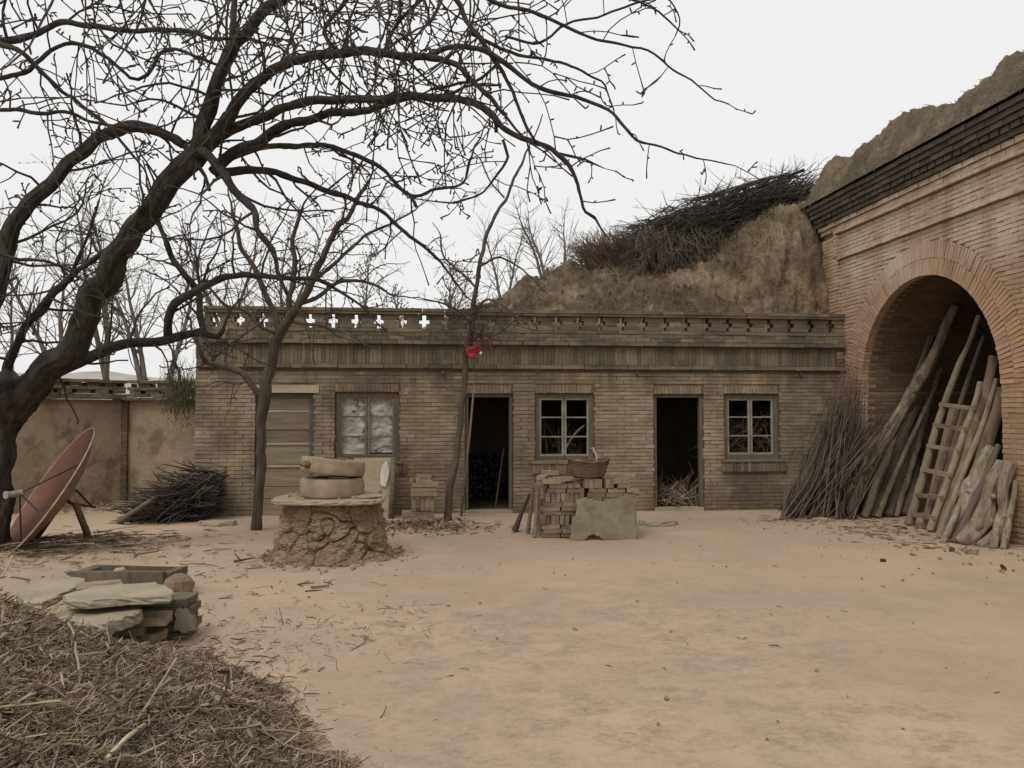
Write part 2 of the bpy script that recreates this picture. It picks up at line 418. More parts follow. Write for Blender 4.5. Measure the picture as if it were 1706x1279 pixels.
mb=MB(); mb.grid(mound,70,190); mb.build('hill','roof_earth',smooth=True,kind='structure',origin=V((9,9,5.3)))
# far slope; distance haze is put into its pale grey colour
def far(u,v):
    x=-330+u*420; y=150+v*90
    z=(11+7*noise.noise(V((x*.011,0,4)))+2*noise.noise(V((x*.06,y*.06,4))))*min(1,v*2)*(1 if x<-40 else max(.25,1-(x+40)/120))
    return V((x,y,z))
mb=MB(); mb.grid(far,80,12); mb.build('far_hill','far_slope',smooth=True,kind='structure',origin=V((-100,190,0)))

# ================================================================ OUTBUILDING
X0,X1,FY=-3.6,7.145,13.2
D1=(-2.68,-1.78,-.3,1.93);W1=(-1.44,-.42,.84,1.95);D2=(.64,1.43,-.3,1.93);W2=(1.79,2.78,.82,1.94);D3=(3.79,4.65,-.3,1.93);W3=(5.0,5.97,.83,1.94)
HO=[D1,W1,D2,W2,D3,W3]
ob=thing('brick_outbuilding','long low brick outbuilding with three doorways, three windows and a cross-pierced parapet','building',((X0+X1)/2,FY,0))
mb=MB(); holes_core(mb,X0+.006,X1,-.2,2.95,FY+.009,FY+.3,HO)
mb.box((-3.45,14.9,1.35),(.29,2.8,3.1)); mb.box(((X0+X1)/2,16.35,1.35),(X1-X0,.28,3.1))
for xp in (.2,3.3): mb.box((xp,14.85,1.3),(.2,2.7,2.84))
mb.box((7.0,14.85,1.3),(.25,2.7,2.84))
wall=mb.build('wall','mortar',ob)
mb=MB(); mb.box(((X0+X1)/2,14.95,2.86),(X1-X0-.02,2.9,.15)); mb.build('roof','roof_earth',ob)
LT=[]  # lintel soldier rows
wb=courses(X0,X1,-.17,2.30,FY,'x',[(a-.05,b+.05,c-.02,d+.145) if (a,b) not in((D1[0],D1[1]),) else (a-.02,b+.06,c,d+.145) for a,b,c,d in [(h[0]+.05,h[1]-.05,h[2]+.02,h[3]) for h in HO]])
for h in HO[1:]: wb+=soldiers(h[0]+.004,h[1]-.01,h[3]+.004,h[3]+.135,FY,'x',0.002)
mb=MB()
tb=[]
def row(x0,x1,z,h,out,L_=.24,bd=.2,off=0,j=.005):
    x=x0+off
    res=[]
    if off>.05: res.append(((x0+off/2-.002,FY-out+bd/2,z+h/2),(off-.006,bd,h),None))
    while x<x1-.04:
        b=min(x+L_,x1); o=out+random.uniform(-j,j)
        res.append((((x+b)/2,FY-o+bd/2,z+h/2+random.uniform(-.002,.002)),(b-x-.004,bd,h),None)); x+=L_+.004
    return res
tb+=row(X0+.02,X1,2.335,.062,.055,.36)
for x0 in (0,): tb+=soldiers(X0+.12,X1-.16,2.405,2.70,FY,'x',-.001)
tb+=courses(X0,X0+.115,2.41,2.70,FY,'x',[],out=.01)+courses(X1-.15,X1,2.41,2.70,FY,'x',[],out=.03)
tb+=row(X0+.1,X1,2.725,.062,.08,.25)+row(X0+.1,X1,2.795,.06,.05,.25,off=.12)
tb+=row(X0+.12,X1,2.862,.056,.012,.25)+row(X0+.12,X1,2.925,.056,.016,.36,off=.12)
c0=-3.31; per=.365
k=-1
while True:
    a=c0+k*per; b=a+per; k+=1
    if a>X1-.05: break
    for z,g,h in ((2.988,.065,.072),(3.064,.16,.068),(3.136,.06,.072)):
        p=max(a+g/2,X0+.12); q=min(b-g/2,X1-.005)
        if q-p>.05 and not(k==1 and g==.16 and False):
            tb.append((((p+q)/2,FY+.1+random.uniform(-.008,.008),z+h/2),(q-p-.004,.17,h),None))
tb+=row(X0+.1,X1,3.212,.04,.03,.42)+row(X0+.12,X1,3.256,.05,.045,.36,off=.15)
lay(wb,'tan_brick',ob,170); lay(tb,'grey_brick',ob,130)
side=courses(FY+.12,16.4,-.17,2.9,X0,'y',[],out=.008)
mb=MB()
for c,s,r in side: mb.box(c,s,j=.002)
mb.build('brickwork','tan_brick_joined',ob,kind='stuff')
mb=MB(); mb.box((-2.22,FY+.06,2.0),(1.06,.14,.13),j=.008); mb.build('lintel','pale_board',ob)
for xx in (-.02,.02): pass
# small drain holes with pipe stubs under the ledge
for hx in (.28,3.5,6.35):
    mb=MB(); mb.tube([V((hx,FY-.05,2.27)),V((hx,FY+.12,2.28))],.03,8); mb.build('drain_stub','dark_tile',ob)
# doors
def frame(parent,h,m,t=.055,ya=FY+.05,d=.09,sill=True,name='frame'):
    a,b,c,e=h; f=MB(); yc=ya+d/2
    f.box((a+t/2,yc,(c+e)/2),(t,d,e-c)); f.box((b-t/2,yc,(c+e)/2),(t,d,e-c))
    f.box(((a+b)/2,yc-.004,e-t/2),(b-a-.002,d,t))
    if sill: f.box(((a+b)/2,yc-.004,c+t/2),(b-a-.002,d,t))
    return f.build(name,m,parent)
def door(h,m,label):
    a,b,c,e=h
    return frame(ob,(a+.005,b-.005,-.1,e-.004),m,sill=False,name='door_frame')
df=door(D1,'blue_frame',''); door(D2,'frame_wood',''); door(D3,'frame_wood','')
ds=MB(); ds.box(((D2[0]+D2[1])/2,FY+.1,0.0),(.78,.2,.06)); ds.build('doorstep','slab_stone',ob)
ds=MB(); ds.box(((D3[0]+D3[1])/2,FY+.1,0.0),(.84,.2,.07)); ds.build('doorstep','slab_stone',ob)
dd=bpy.data.objects.new('door',None); link(dd,ob); BASE[dd]=BASE[ob]
zb=-.05
for hgt,m,out in ((.30,'door_board',0),(.19,'door_board',.006),(.30,'door_board',0),(.055,'pale_rail',.02),(.30,'door_board',.004),(.05,'pale_rail',.02),(.2,'door_board',0),(.27,'door_board',.01),(.05,'pale_rail',.018),(.29,'door_board',-.002)):
    if zb+hgt>1.92: hgt=1.9-zb
    q=MB(); q.box(((D1[0]+D1[1])/2,FY+.1-out,zb+hgt/2),(D1[1]-D1[0]-.12,.03,hgt-.008),j=.003)
    q.build('plank' if m=='door_board' else 'rail',m,dd); zb+=hgt
# windows
def window(h,m,ms,fill=None):
    a,b,c,e=h; f=frame(ob,(a+.003,b-.003,c+.003,e-.003),m,t=.075,name='window')
    xi0,xi1,zi0,zi1=a+.08,b-.08,c+.08,e-.08; xm=(xi0+xi1)/2; y=FY+.085
    for p,q in ((xi0,xm-.006),(xm+.006,xi1)):
        s=MB(); t=.032
        s.box((p+t/2,y,(zi0+zi1)/2),(t,.035,zi1-zi0)); s.box((q-t/2,y,(zi0+zi1)/2),(t,.035,zi1-zi0))
        s.box(((p+q)/2,y-.003,zi0+t/2),(q-p-.004,.035,t)); s.box(((p+q)/2,y-.003,zi1-t/2),(q-p-.004,.035,t))
        s.build('sash',ms,f)
        for k in (1,2):
            g=MB(); zz=zi0+(zi1-zi0)*k/3; g.box(((p+q)/2,y-.001,zz),(q-p-2*t,.024,.02)); g.build('glazing_bar',ms,f)
    if fill:
        for ci,(p,q) in enumerate(((xi0,xm),(xm,xi1))):
            for k in range(3):
                z0=zi0+(zi1-zi0)*k/3; z1=zi0+(zi1-zi0)*(k+1)/3; drop=.05 if (k==0 and ci==1) else 0
                g=MB(); sd_=random.random()*50
                def pf(u,v):
                    x=p+(q-p)*u; z=z0+drop*(1-v)+(z1-z0)*v
                    n=noise.fractal(V((x*7+z*5+sd_,z*9-x*4,sd_)),.7,2.2,4)
                    return V((x,y+.045+.028*n+.02*abs(noise.noise(V((x*14+z*9,z*5,sd_)))),z))
                g.grid(pf,22,18); g.build('plastic_sheet','plastic_sheet',f,smooth=True)
    s=soldiers(a-.05,b+.1,c-.2,c-.04,FY,'x',.05)
    for q in s: wbs.append(q)
    lb=MB(); lb.box(((a+b)/2,FY-.0,c-.018),(b-a+.12,.14,.035),j=.003); lb.build('window_sill','weathered_wood',f)
    return f
wbs=[]
window(W1,'frame_wood','weathered_wood',True); window(W2,'frame_wood','sash_paint'); window(W3,'frame_wood','sash_paint')
lay(wbs,'grey_brick',ob,300,name='sill_brick')
# room floor, plaster inside
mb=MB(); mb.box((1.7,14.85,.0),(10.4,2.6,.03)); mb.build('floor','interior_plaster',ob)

# ================================================================ VAULTED DWELLING
DX=7.15; CY,CZ,CR=11.04,1.97,1.63; YE=13.86
dw=thing('vaulted_brick_dwelling','tall brick dwelling front on the right with a deep round-arched vault and dark cornice','building',(DX,CY,0))
mb=MB(); xp=DX+.009
ysm=[3.0]+[CY-CR*math.cos(math.pi*i/36) for i in range(37)]+[YE]
def archz(y):
    d=abs(y-CY); return CZ+math.sqrt(max(0,CR*CR-d*d)) if d<=CR else None
for a,b in zip(ysm,ysm[1:]):
    if a<CY-CR-1e-6 or b>CY+CR+1e-6: mb.quad([(xp,a,-.3),(xp,b,-.3),(xp,b,5.36),(xp,a,5.36)])
    else: mb.quad([(xp,a,archz(a)),(xp,b,archz(b)),(xp,b,5.36),(xp,a,5.36)])
mb.box((10.0,YE+.0-.1,2.5),(5.66,.2,5.7)); mb.box((13.4,8.4,2.5),(.3,10.8,5.7))
mb.build('wall','mortar_red',dw)
mb=MB(); XB=DX+3.2
R2=CR+.012; ring=[(CY+CR+.012,-.3)]+[(CY+R2*math.cos(math.pi*i/40),CZ+R2*math.sin(math.pi*i/40)) for i in range(41)]+[(CY-CR-.012,-.3)]
for (a,za),(b,zb_) in zip(ring,ring[1:]): mb.quad([(xp,a,za),(xp,b,zb_),(XB+.1,b,zb_),(XB+.1,a,za)])
mb.quad([(XB,CY-CR-.1,-.3),(XB,CY+CR+.1,-.3),(XB,CY+CR+.1,4),(XB,CY-CR-.1,4)])
mb.quad([(DX,3,5.358),(14,3,5.358),(14,YE,5.358),(DX,YE,5.358)])
mb.build('vault','mortar_red',dw)
mb=MB()
for side_y in (1,-1):
    for r_ in range(36):
        z=-.15+r_*.063
        if z>CZ-.06: break
        for c in range(14):
            x=DX+.235+.246*c+(.12 if r_%2 else 0)
            if c==0 and r_%2==0: pass
            mb.box((x,CY+side_y*(CR+.05),z+.027),(.238,.1,.054),j=.002)
nr=84
for i in range(nr):
    an=math.pi*(i+.5)/nr; rot=Matrix.Rotation(an-math.pi/2,3,'X')
    for c in range(13):
        x=DX+.26+.246*c+(.12 if i%2 else 0)
        mb.box((x,CY+(CR+.05)*math.cos(an),CZ+(CR+.05)*math.sin(an)),(.238,.056,.1),rot,j=.002)
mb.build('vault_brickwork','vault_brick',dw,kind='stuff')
bw=[]
mb=MB()
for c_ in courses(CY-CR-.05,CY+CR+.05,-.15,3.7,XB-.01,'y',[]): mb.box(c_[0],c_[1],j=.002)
mb.build('brickwork','shaded_brick',dw,kind='stuff')
vs=[]
for (r0,r1,n) in ((CR,CR+.235,86),(CR+.243,CR+.475,100)):
    for i in range(n):
        an=math.pi*(i+.5)/n; rm=(r0+r1)/2+random.uniform(-.003,.003)
        vs.append(((DX+.06-random.uniform(.0,.008)-.004,CY+rm*math.cos(an),CZ+rm*math.sin(an)),(.12,.053,r1-r0),Matrix.Rotation(an-math.pi/2,3,'X')))
lay(vs,'red_brick',dw,300,name='voussoir')
hl=[(CY-CR,CY+CR,-.3,CZ+.001)]
bw+=courses(4.0,13.3,-.15,4.25,DX,'y',hl,circ=(CY,CZ,CR+.485))
bw+=courses(13.31,YE,-.15,4.72,DX,'y',[],out=.035)
bw+=courses(4.0,13.3,4.335,4.70,DX,'y',[],out=-.0)
def rowy(y0,y1,z,h,out,L_=.24,bd=.2,off=0,j=.005,gapl=.005,m=None):
    y=y0-off; res=[]
    while y<y1-.04:
        b=min(y+L_,y1); o=out+random.uniform(-j,j); a=max(y,y0)
        if b-a>.03: res.append(((DX-o+bd/2,(a+b)/2,z+h/2+random.uniform(-.003,.003)),(bd,b-a-gapl,h),None))
        y+=L_
    return res
bw+=rowy(4,13.34,4.27,.056,.055)+rowy(4,13.42,4.727,.056,.06)
bw+=[b for b in courses(13.31,13.42,4.335,4.72,DX,'y',[],out=.055)]
ct=[]
for i,(o,L_,g) in enumerate(((.05,.24,.006),(.085,.24,.02),(.12,.24,.006),(.155,.18,.03),(.19,.24,.008),(.215,.36,.01),(.25,.3,.012))):
    (bw if i<2 else ct).extend(rowy(4,YE+min(.2,o*.7),4.79+i*.079,.07,o,L_,off=random.uniform(0,.1),gapl=g,j=.007,bd=.3))
lay(bw,'red_brick',dw,220); lay(ct,'dark_tile',dw,80)
mb=MB(); mb.box((8.6,YE+.06,5.08),(2.8,.12,.54)); mb.build('cornice_return','dark_tile',dw)

# ================================================================ COURTYARD WALL
def yard_wall(label,a,b,group):
    # a,b : ground points of the face, b is to the right
    L_=(b-a).length; ang=math.atan2(b.y-a.y,b.x-a.x); R_=Matrix.Rotation(ang,3,'Z')
    t=thing('courtyard_wall',label,'wall',(a.x,a.y,0),group)
    def P(u,d,z): return a+R_@V((u,d,0))+V((0,0,z))
    m_=MB(); 
    def pf(u,v):
        p=P(u*L_,-.012*noise.fractal(V((u*L_*1.5,v*3,a.x)),.8,2,4)*2,-.15+v*2.0); return p
    m_.grid(pf,60,30); m_.box(P(L_/2,.16,.85),(L_,.26,1.98),R_); m_.build('plaster','wall_plaster',t,smooth=False)
    bl=[]
    def rw(z,h,out,l,g,off=0,rj=0):
        u=-off
        while u<L_-.03:
            s=max(u,0); e=min(u+l,L_)
            if e-s>.05: bl.append((tuple(P((s+e)/2,.12-out+random.uniform(-.01,.01),z+h/2+random.uniform(-rj,rj))),(e-s-g,.3,h),Matrix.Rotation(ang+random.uniform(-.02,.02),3,'Z')))
            u+=l
    rw(1.85,.05,.09,.25,.012,0,.008); rw(1.905,.055,.05,.25,.02,.1,.004); rw(1.965,.06,.02,.33,.09,.05); rw(2.03,.055,.03,.25,.01,.12,.004)
    rw(2.09,.06,.0,.33,.12,.2); rw(2.155,.05,.05,.27,.012,.06,.006)
    lay(bl,'grey_brick',t,150)
    return t
pR=W(338,800,15.5); pR.z=0; pC=W(208,800,15.5); pC.z=0; pL=W(-90,800,13.2); pL.z=0
wr=yard_wall('plastered courtyard wall section between the outbuilding and the corner joint',pC+V((.03,0,0)),pR,'courtyard wall sections')
wl=yard_wall('plastered courtyard wall section running forward to the left behind the dish',pL,pC,'courtyard wall sections')
mb=MB(); mb.box((pC.x,pC.y-.03,.85),(.1,.1,1.98),j=.005); mb.build('corner_post','loess_cliff',wr)
# ================================================================ YARD OBJECTS
def rough_slab(outline,z0,z1,jit=.01,tilt=None,sub=5,top_in=.012,seed=0,layers=2):
    """irregular stone plate: outline is a list of (x,y); returns MB"""
    rnd=random.Random(seed); pts=[]
    n=len(outline)
    for i in range(n):
        a=V((*outline[i],0)); b=V((*outline[(i+1)%n],0))
        for k in range(sub):
            p=a.lerp(b,k/sub); 
            if k: p+=V((rnd.uniform(-jit,jit),rnd.uniform(-jit,jit),0))
            pts.append(p)
    c=sum(pts,V((0,0,0)))/len(pts); m=MB(); N=len(pts)
    prof=[(0,.94,0),(.08,.985,0),(.35,1.0,1),(.6,.99,1),(.88,.995,1),(1,.96,0)]
    for t,s,j in prof:
        for p in pts:
            q=c+(p-c)*s
            if j: q+=V((rnd.uniform(-jit,jit)*.7,rnd.uniform(-jit,jit)*.7,0))
            q.z=z0+(z1-z0)*t+.006*noise.noise(V((q.x*6,q.y*6,seed)))
            m.v.append(tuple(q))
    for l in range(len(prof)-1):
        for i in range(N):
            j=(i+1)%N; m.f.append((l*N+i,l*N+j,(l+1)*N+j,(l+1)*N+i))
    # inner rings so that the top can undulate
    top=len(prof)-1; base=top*N
    for s in (.6,.25):
        st=len(m.v)
        for p in pts:
            q=c+(p-c)*s; q.z=z1+.01*noise.noise(V((q.x*5,q.y*5,seed+2))); m.v.append(tuple(q))
        for i in range(N):
            j=(i+1)%N; m.f.append((base+i,base+j,st+j,st+i))
        base=st
    m.f.append(tuple(base+i for i in range(N))); m.f.append(tuple(reversed(range(N))))
    return m
def xf(m,M): m.v=[tuple(M@V(p)) for p in m.v]; return m
def disc_stone(cx,cy,z0,z1,r,seed=0,n=56):
    m=MB(); prof=[(0,.0),(0,.93),(.04,.975),(.15,.995),(.5,1.0),(.85,.995),(.95,.975),(1,.94),(1.0,.6),(1.0,.25),(1.0,.0)]
    for t,s in prof:
        for k in range(n):
            a=2*math.pi*k/n; q=V((math.cos(a),math.sin(a),0))*r*s
            w_=1+.026*noise.noise(V((q.x*6,q.y*6,t*3+seed)))+.014*noise.noise(V((q.x*22,q.y*25,t*9+seed)))
            m.v.append((cx+q.x*w_,cy+q.y*w_,z0+(z1-z0)*t+.006*noise.noise(V((q.x*8,q.y*8,seed)))))
    for l in range(len(prof)-1):
        for k in range(n):
            j=(k+1)%n; m.f.append((l*n+k,l*n+j,(l+1)*n+j,(l+1)*n+k))
    return m
# ---- mill: clay pedestal, slab, two millstones
MX,MY=-1.03,9.35
def ped(u,v):
    a=2*math.pi*u; z=-.06+v*.70
    r=.655-.155*v**.75+.28*max(0,.25-v)
    q=V((math.cos(a),math.sin(a),0)); p3=V((q.x*1.3,q.y*1.3,z*2.3))
    p3w=p3+V((1,.6,.8))*.35*noise.noise(p3*2.5); d=noise.voronoi(p3w*1.35+V((2,1,0)))[0]; crack=max(0,1-(d[1]-d[0])*13)
    d2=noise.voronoi(p3*6+V((4,4,4)))[0]; cr2=max(0,1-(d2[1]-d2[0])*6)
    r+=.045*noise.fractal(p3*2.2,.8,2.1,4)+.022*noise.fractal(V((p3.x*7,p3.y*7,p3.z*10)),.7,2.1,4)-.05*crack-.004*cr2+.03*noise.noise(noise.voronoi(p3w*2.2+V((2,1,0)))[1][0]*7)
    if v>.8: r*=1-.02*(v-.8)*5
    return V((MX+q.x*r*1.04,MY+q.y*r*.95,z))
mb=MB(); mb.grid(ped,300,110)
tag(mb.build('clay_pedestal','clay',smooth=False),'cracked round clay pedestal that carries the millstones','pedestal')
sl_=[(-1.66,9.05),(-1.54,8.82),(-.95,8.74),(-.55,8.78),(-.46,8.95),(-.44,9.4),(-.55,9.8),(-1.0,9.9),(-1.5,9.8),(-1.66,9.4)]
tag(rough_slab(sl_,.625,.675,.018,seed=3,sub=6).build('stone_slab','slab_stone'),'thin flat stone slab lying on top of the clay pedestal','stone slab')
tag(disc_stone(-1.04,9.3,.678,.885,.355,1).build('millstone','mill_stone',smooth=True),'lower round millstone lying flat on the slab','millstone')
t=thing('millstone','upper tilted round millstone with a wooden peg at its left side','millstone',(-1.03,9.28,.89))
M_=Matrix.Translation((-1.03,9.28,1.0))@Matrix.Rotation(math.radians(5.5),4,'Y')@Matrix.Rotation(math.radians(-2),4,'X')
xf(disc_stone(0,0,-.075,.095,.355,5),M_).build('stone','mill_stone',t,smooth=True)
m=MB(); m.tube([V((-.31,-.27,.02)),V((-.27,-.35,.015)),V((-.25,-.40,.01))],[.03,.024,.02],8); m.tube([V((-.26,-.22,.02)),V((-.24,-.30,.018))],.042,9); xf(m,M_).build('peg','weathered_wood',t,smooth=True)
m=MB(); m.box((.02,-.06,.098),(.26,.055,.012),Matrix.Rotation(-.5,3,'Z')); xf(m,M_).build('slot','rusty_metal',t)
m=disc_stone(-.95,9.18,.888,.91,.12,7,12); m.build('wedge_stone','slab_stone',t)
m=MB()
for k in range(26):
    a=random.uniform(0,6.28); r_=random.uniform(.40,.56); m.box((-1.0+r_*math.cos(a)*1.1,9.35+r_*math.sin(a)*.8,.685),(random.uniform(.01,.05),random.uniform(.01,.05),random.uniform(.01,.03)),Euler(rv(3)).to_matrix(),j=.003)
tag(m.build('rubble','slab_stone'),'loose stone crumbs lying round the lower millstone on the slab','rubble',kind='stuff')
tag(rough_slab([(-.75,9.0),(-.55,8.92),(-.47,9.05),(-.49,9.3),(-.65,9.4)],.678,.70,.012,seed=9).build('stone_chip','slab_stone'),'flat stone chip lying at the right of the millstones on the slab','stone')
m=MB()
for k in range(230):
    a=random.uniform(0,6.28); r_=random.uniform(.6,.86)+abs(random.gauss(0,.07)); s=random.uniform(.012,.07)*(1 if r_<.78 else .5)
    m.box((MX+r_*math.cos(a),MY+r_*math.sin(a)*.95,.0+s*.2),(s,s*random.uniform(.5,1),s*.55),Euler(rv(.6)).to_matrix()@Matrix.Rotation(random.uniform(0,3),3,'Z'),j=s*.16)
tag(m.build('clay_crumbs','clay'),'clay crumbs fallen round the foot of the pedestal','rubble',kind='stuff')
# ---- leaning pale board by the first window
m=MB(); R_=Matrix.Rotation(math.radians(-9),3,'X')
m.box((0,0,.47),(.62,.05,.94),j=.008); xf(m,Matrix.Translation((-.80,12.78,-.02))@R_.to_4x4())
bd=thing('board','pale upright board with a flaking white patch leaning under the papered window','board',(-.80,12.78,0))
m.build('panel','pale_board',bd)
m=MB(); m.tube([V((-.52,12.72,-.02)),V((-.5,12.76,.5)),V((-.49,12.82,.92))],[.045,.04,.038],7); m.build('edge_batten','weathered_wood',bd,smooth=True)
def fl(u,v): 
    a=u*6.283; r=v*(1+.3*noise.noise(V((math.cos(a)*2,math.sin(a)*2,3)))); return V((-.63+.065*r*math.cos(a)+.015*math.sin(a)*r,12.76+.13*(.66+.19*r*math.sin(a))-.035-.0,.66+.19*r*math.sin(a)))
m=MB(); m.grid(fl,26,5); m.build('paint_patch','white_flake',bd)
for o in m.v[:0]: pass
# dark ash heap left of that board's foot
# ---- small stack of bricks by the wall
def loose(parent,items,matn='loose_brick'):
    off=BASE[parent]
    for c,s,r in items:
        o=bpy.data.objects.new('brick',brick_mesh(s,matn)); o.parent=parent; scene.collection.objects.link(o)
        o.location=V(c)-off; o.rotation_euler=(random.uniform(-.02,.02),random.uniform(-.02,.02),r+random.uniform(-.06,.06))
BK=(.24,.115,.053); 
st=thing('brick_stack','small narrow stack of old bricks against the wall left of the middle doorway','brick stack',(-.12,12.3,0))
it=[]
y=12.3
for x in (-.2,.03): it.append(((x-.01,y,.03),(.24,.3,.075),0)); it.append(((x-.02,y,.108),(.24,.28,.075),0))
for x in (-.17,-.04,.03,.1): it.append(((x,y-.03,.262),(.06,.2,.225),0))
for x in (-.12,): it.append(((-.01,y-.04,.41),(.4,.26,.06),0)); it.append(((-.02,y-.02,.475),(.37,.24,.06),.03)); it.append(((.0,y-.03,.54),(.39,.24,.06),-.04))
it+= [((-.02,y,.603),(.24,.2,.055),.1),((.0,y-.02,.66),(.22,.115,.05),-.2),((-.16,y+.05,.6),(.12,.1,.05),.6)]
loose(st,it)
# ---- large brick pile
bp=thing('brick_pile','big pile of loose bricks with a basket on top and a stone plate against it','brick pile',(2.1,10.75,0))
items=[]
x0,x1,y0,y1=1.50,2.68,10.42,11.05
def add(c,s,r=0): items.append((c,s,r))
z=0.0
def onedge(z,xa,xb,front=y0):   # bricks on edge, short ends to the front
    x=xa
    while x<xb-.03:
        if random.random()<.93:
            add((x+.0275,front+.12+random.uniform(-.02,.02),z+.0575),(.053,.24,.115))
        x+=.062+ (random.random()<.15)*.03
    x=xa+.03
    while x<xb-.03: add((x+.0275,front+.40,z+.0575),(.053,.24,.115)); x+=.064
def flat(z,xa,xb,front=y0,n=1,L_=.24):
    x=xa
    while x<xb-.1:
        l=min(L_,xb-x)
        for d in (.06,.19,.32,.47): add((x+l/2,front+d+random.uniform(-.015,.015),z+.0265),(l-.006,.115,.053))
        x+=L_+random.uniform(0,.015)
flat(0,x0,x1); flat(.056,x0+.02,x1-.03); flat(.112,x0,x1)
onedge(.168,x0-.01,x1-.03); flat(.286,x0+.02,x1); flat(.342,x0,x1-.02); flat(.398,x0+.03,x1+.03)
onedge(.455,x0+.06,x0+.55); flat(.455,x0+.56,x1+.08); flat(.511,x0+.6,x1+.05)
flat(.575,x0+.08,x0+.56); flat(.631,x0+.1,x0+.5); flat(.57,x0+.62,x1+.1)
onedge(.63,x0+.56,x0+.97); flat(.63,x0+1.0,x1-.0,L_=.2)
flat(.69,x0+.95,x0+1.16); flat(.69,x0+.02,x0+.3)
add((x0-.02,10.5,.66),(.15,.115,.053),.3); add((x0+.06,10.75,.75),(.24,.115,.053),1.2); add((x0+.3,10.55,.745),(.24,.115,.053),.2); add((x0+.2,10.9,.80),(.24,.115,.053),-.3)
add((x0+.45,10.62,.70),(.2,.115,.045),.1); add((x0+1.2,10.62,.77),(.2,.11,.05),-.4)
loose(bp,items)
# stone plate leaning against the pile
def up(pts,Yb,Yt,zlo,zhi):
    r=[]
    for px,py in pts:
        q=W(px,py,Yb); r.append((q.x,q.z))
    return r
ol=up([(948,902),(953,872),(961,848),(962,833),(974,829),(988,833),(1004,835),(1022,831),(1040,826),(1053,824),(1063,836),(1060,858),(1063,882),(1060,901),(1040,904),(1018,904),(1003,898),(988,890),(976,892),(966,902)],10.25,10.4,0,0)
m=rough_slab(ol,-.035,.035,.012,seed=12,sub=4)
# slab built in XY -> stand it up, lean back
zmin=min(p[1] for p in ol)
T_=Matrix.Translation((0,10.2,zmin))@Matrix.Rotation(math.radians(-9),4,'X')@Matrix(((1,0,0,0),(0,0,-1,0),(0,1,0,0),(0,0,0,1)))@Matrix.Translation((0,-zmin,0))
xf(m,T_)
tag(m.build('stone_plate','grey_slab'),'large grey-green stone plate with a wavy edge leaning against the front of the brick pile','stone slab')
# planks leaning at the left of the pile
for k,(xa,ya,xb,yb,zz,wd) in enumerate(((1.42,10.5,1.50,10.72,.62,.05),(1.38,10.9,1.47,10.95,.7,.05))):
    m=MB(); m.tube([V((xa,ya,-.01)),V((xb,yb,zz))],[.03,.026],6)
    tag(m.build('short_post','weathered_wood'),('thin grey post leaning on the front left edge of the brick pile','thin dark post leaning on the back left edge of the brick pile')[k],'post')
m=MB(); m.tube([V((1.22,11.05,.0)),V((1.32,11.1,.25)),V((1.44,11.12,.5))],[.05,.03,.02],6)
tag(m.build('rag','brush_black'),'dark rag hanging down beside the left of the brick pile','rag')
c=G(893,881); m=MB()
pr=[(0,.03),(.01,.034),(.08,.04),(.09,.041),(.085,.036),(.02,.03)]
Mx=Matrix.Translation((c.x,c.y,.035))@Matrix.Rotation(1.2,4,'Z')@Matrix.Rotation(1.35,4,'X')
n=14
for z,r in pr:
    for k in range(n): m.v.append((r*math.cos(6.283*k/n),r*math.sin(6.283*k/n),z))
for l in range(len(pr)-1):
    for k in range(n): m.f.append((l*n+k,l*n+(k+1)%n,(l+1)*n+(k+1)%n,(l+1)*n+k))
m.f.append(tuple(reversed(range(n)))); xf(m,Mx); tag(m.build('cup','white_paint',smooth=True),'small white cup lying on the ground left of the brick pile','cup')
# ---- basket
bk=thing('wicker_basket','brown wicker basket with an arched handle standing on the brick pile','basket',(2.15,10.55,.76))
bx,by,bz=2.15,10.6,.755; 
m=MB()
for r_ in range(15):
    tt=r_/14; rx=.17+.105*tt**.6; ry=.14+.09*tt**.6; pts=[]
    for k in range(65):
        a=6.2832*k/64; w_=.006*math.sin(k*math.pi/2+math.pi*(r_%2)); pts.append(V((bx+(rx+w_)*math.cos(a),by+(ry+w_)*math.sin(a),bz+.225*tt+.014*noise.noise(V((a,tt*5,3)))+(.02*math.cos(2*a))*tt)))
    m.tube(pts,.0085,5,cap=False)
m.build('weave','wicker',bk,smooth=True)
m=MB()
for k in range(32):
    a=6.2832*k/32; pts=[V((bx+(.165+.11*t_**.6)*math.cos(a),by+(.135+.095*t_**.6)*math.sin(a),bz-.005+.24*t_+.02*t_*math.cos(2*a))) for t_ in (0,.2,.4,.6,.8,1.0,1.07)]
    m.tube(pts,.0065,5)
m.build('stakes','wicker',bk,smooth=True)
m=MB()
for q in range(3):
    pts=[V((bx+(.277+.006*math.cos(k*.8+q*2.1))*math.cos(6.2832*k/64),by+(.233+.006*math.cos(k*.8+q*2.1))*math.sin(6.2832*k/64),bz+.235+.02*math.cos(12.566*k/64)+.008*math.sin(k*.8+q*2.1))) for k in range(65)]
    m.tube(pts,.009,5,cap=False)
m.build('rim','wicker',bk,smooth=True)
m=MB(); pts=[V((bx+.06+.012*math.sin(k),by+.225*math.cos(math.pi*k/16),bz+.22+.17*math.sin(math.pi*k/16))) for k in range(17)]; m.tube(pts,.011,6); m.build('handle','pale_board',bk,smooth=True)
m=MB()
m.grid(lambda u,v:V((bx+.17*v*math.cos(6.2832*u),by+.14*v*math.sin(6.2832*u),bz+.002)),24,2); m.build('bottom','wicker',bk)
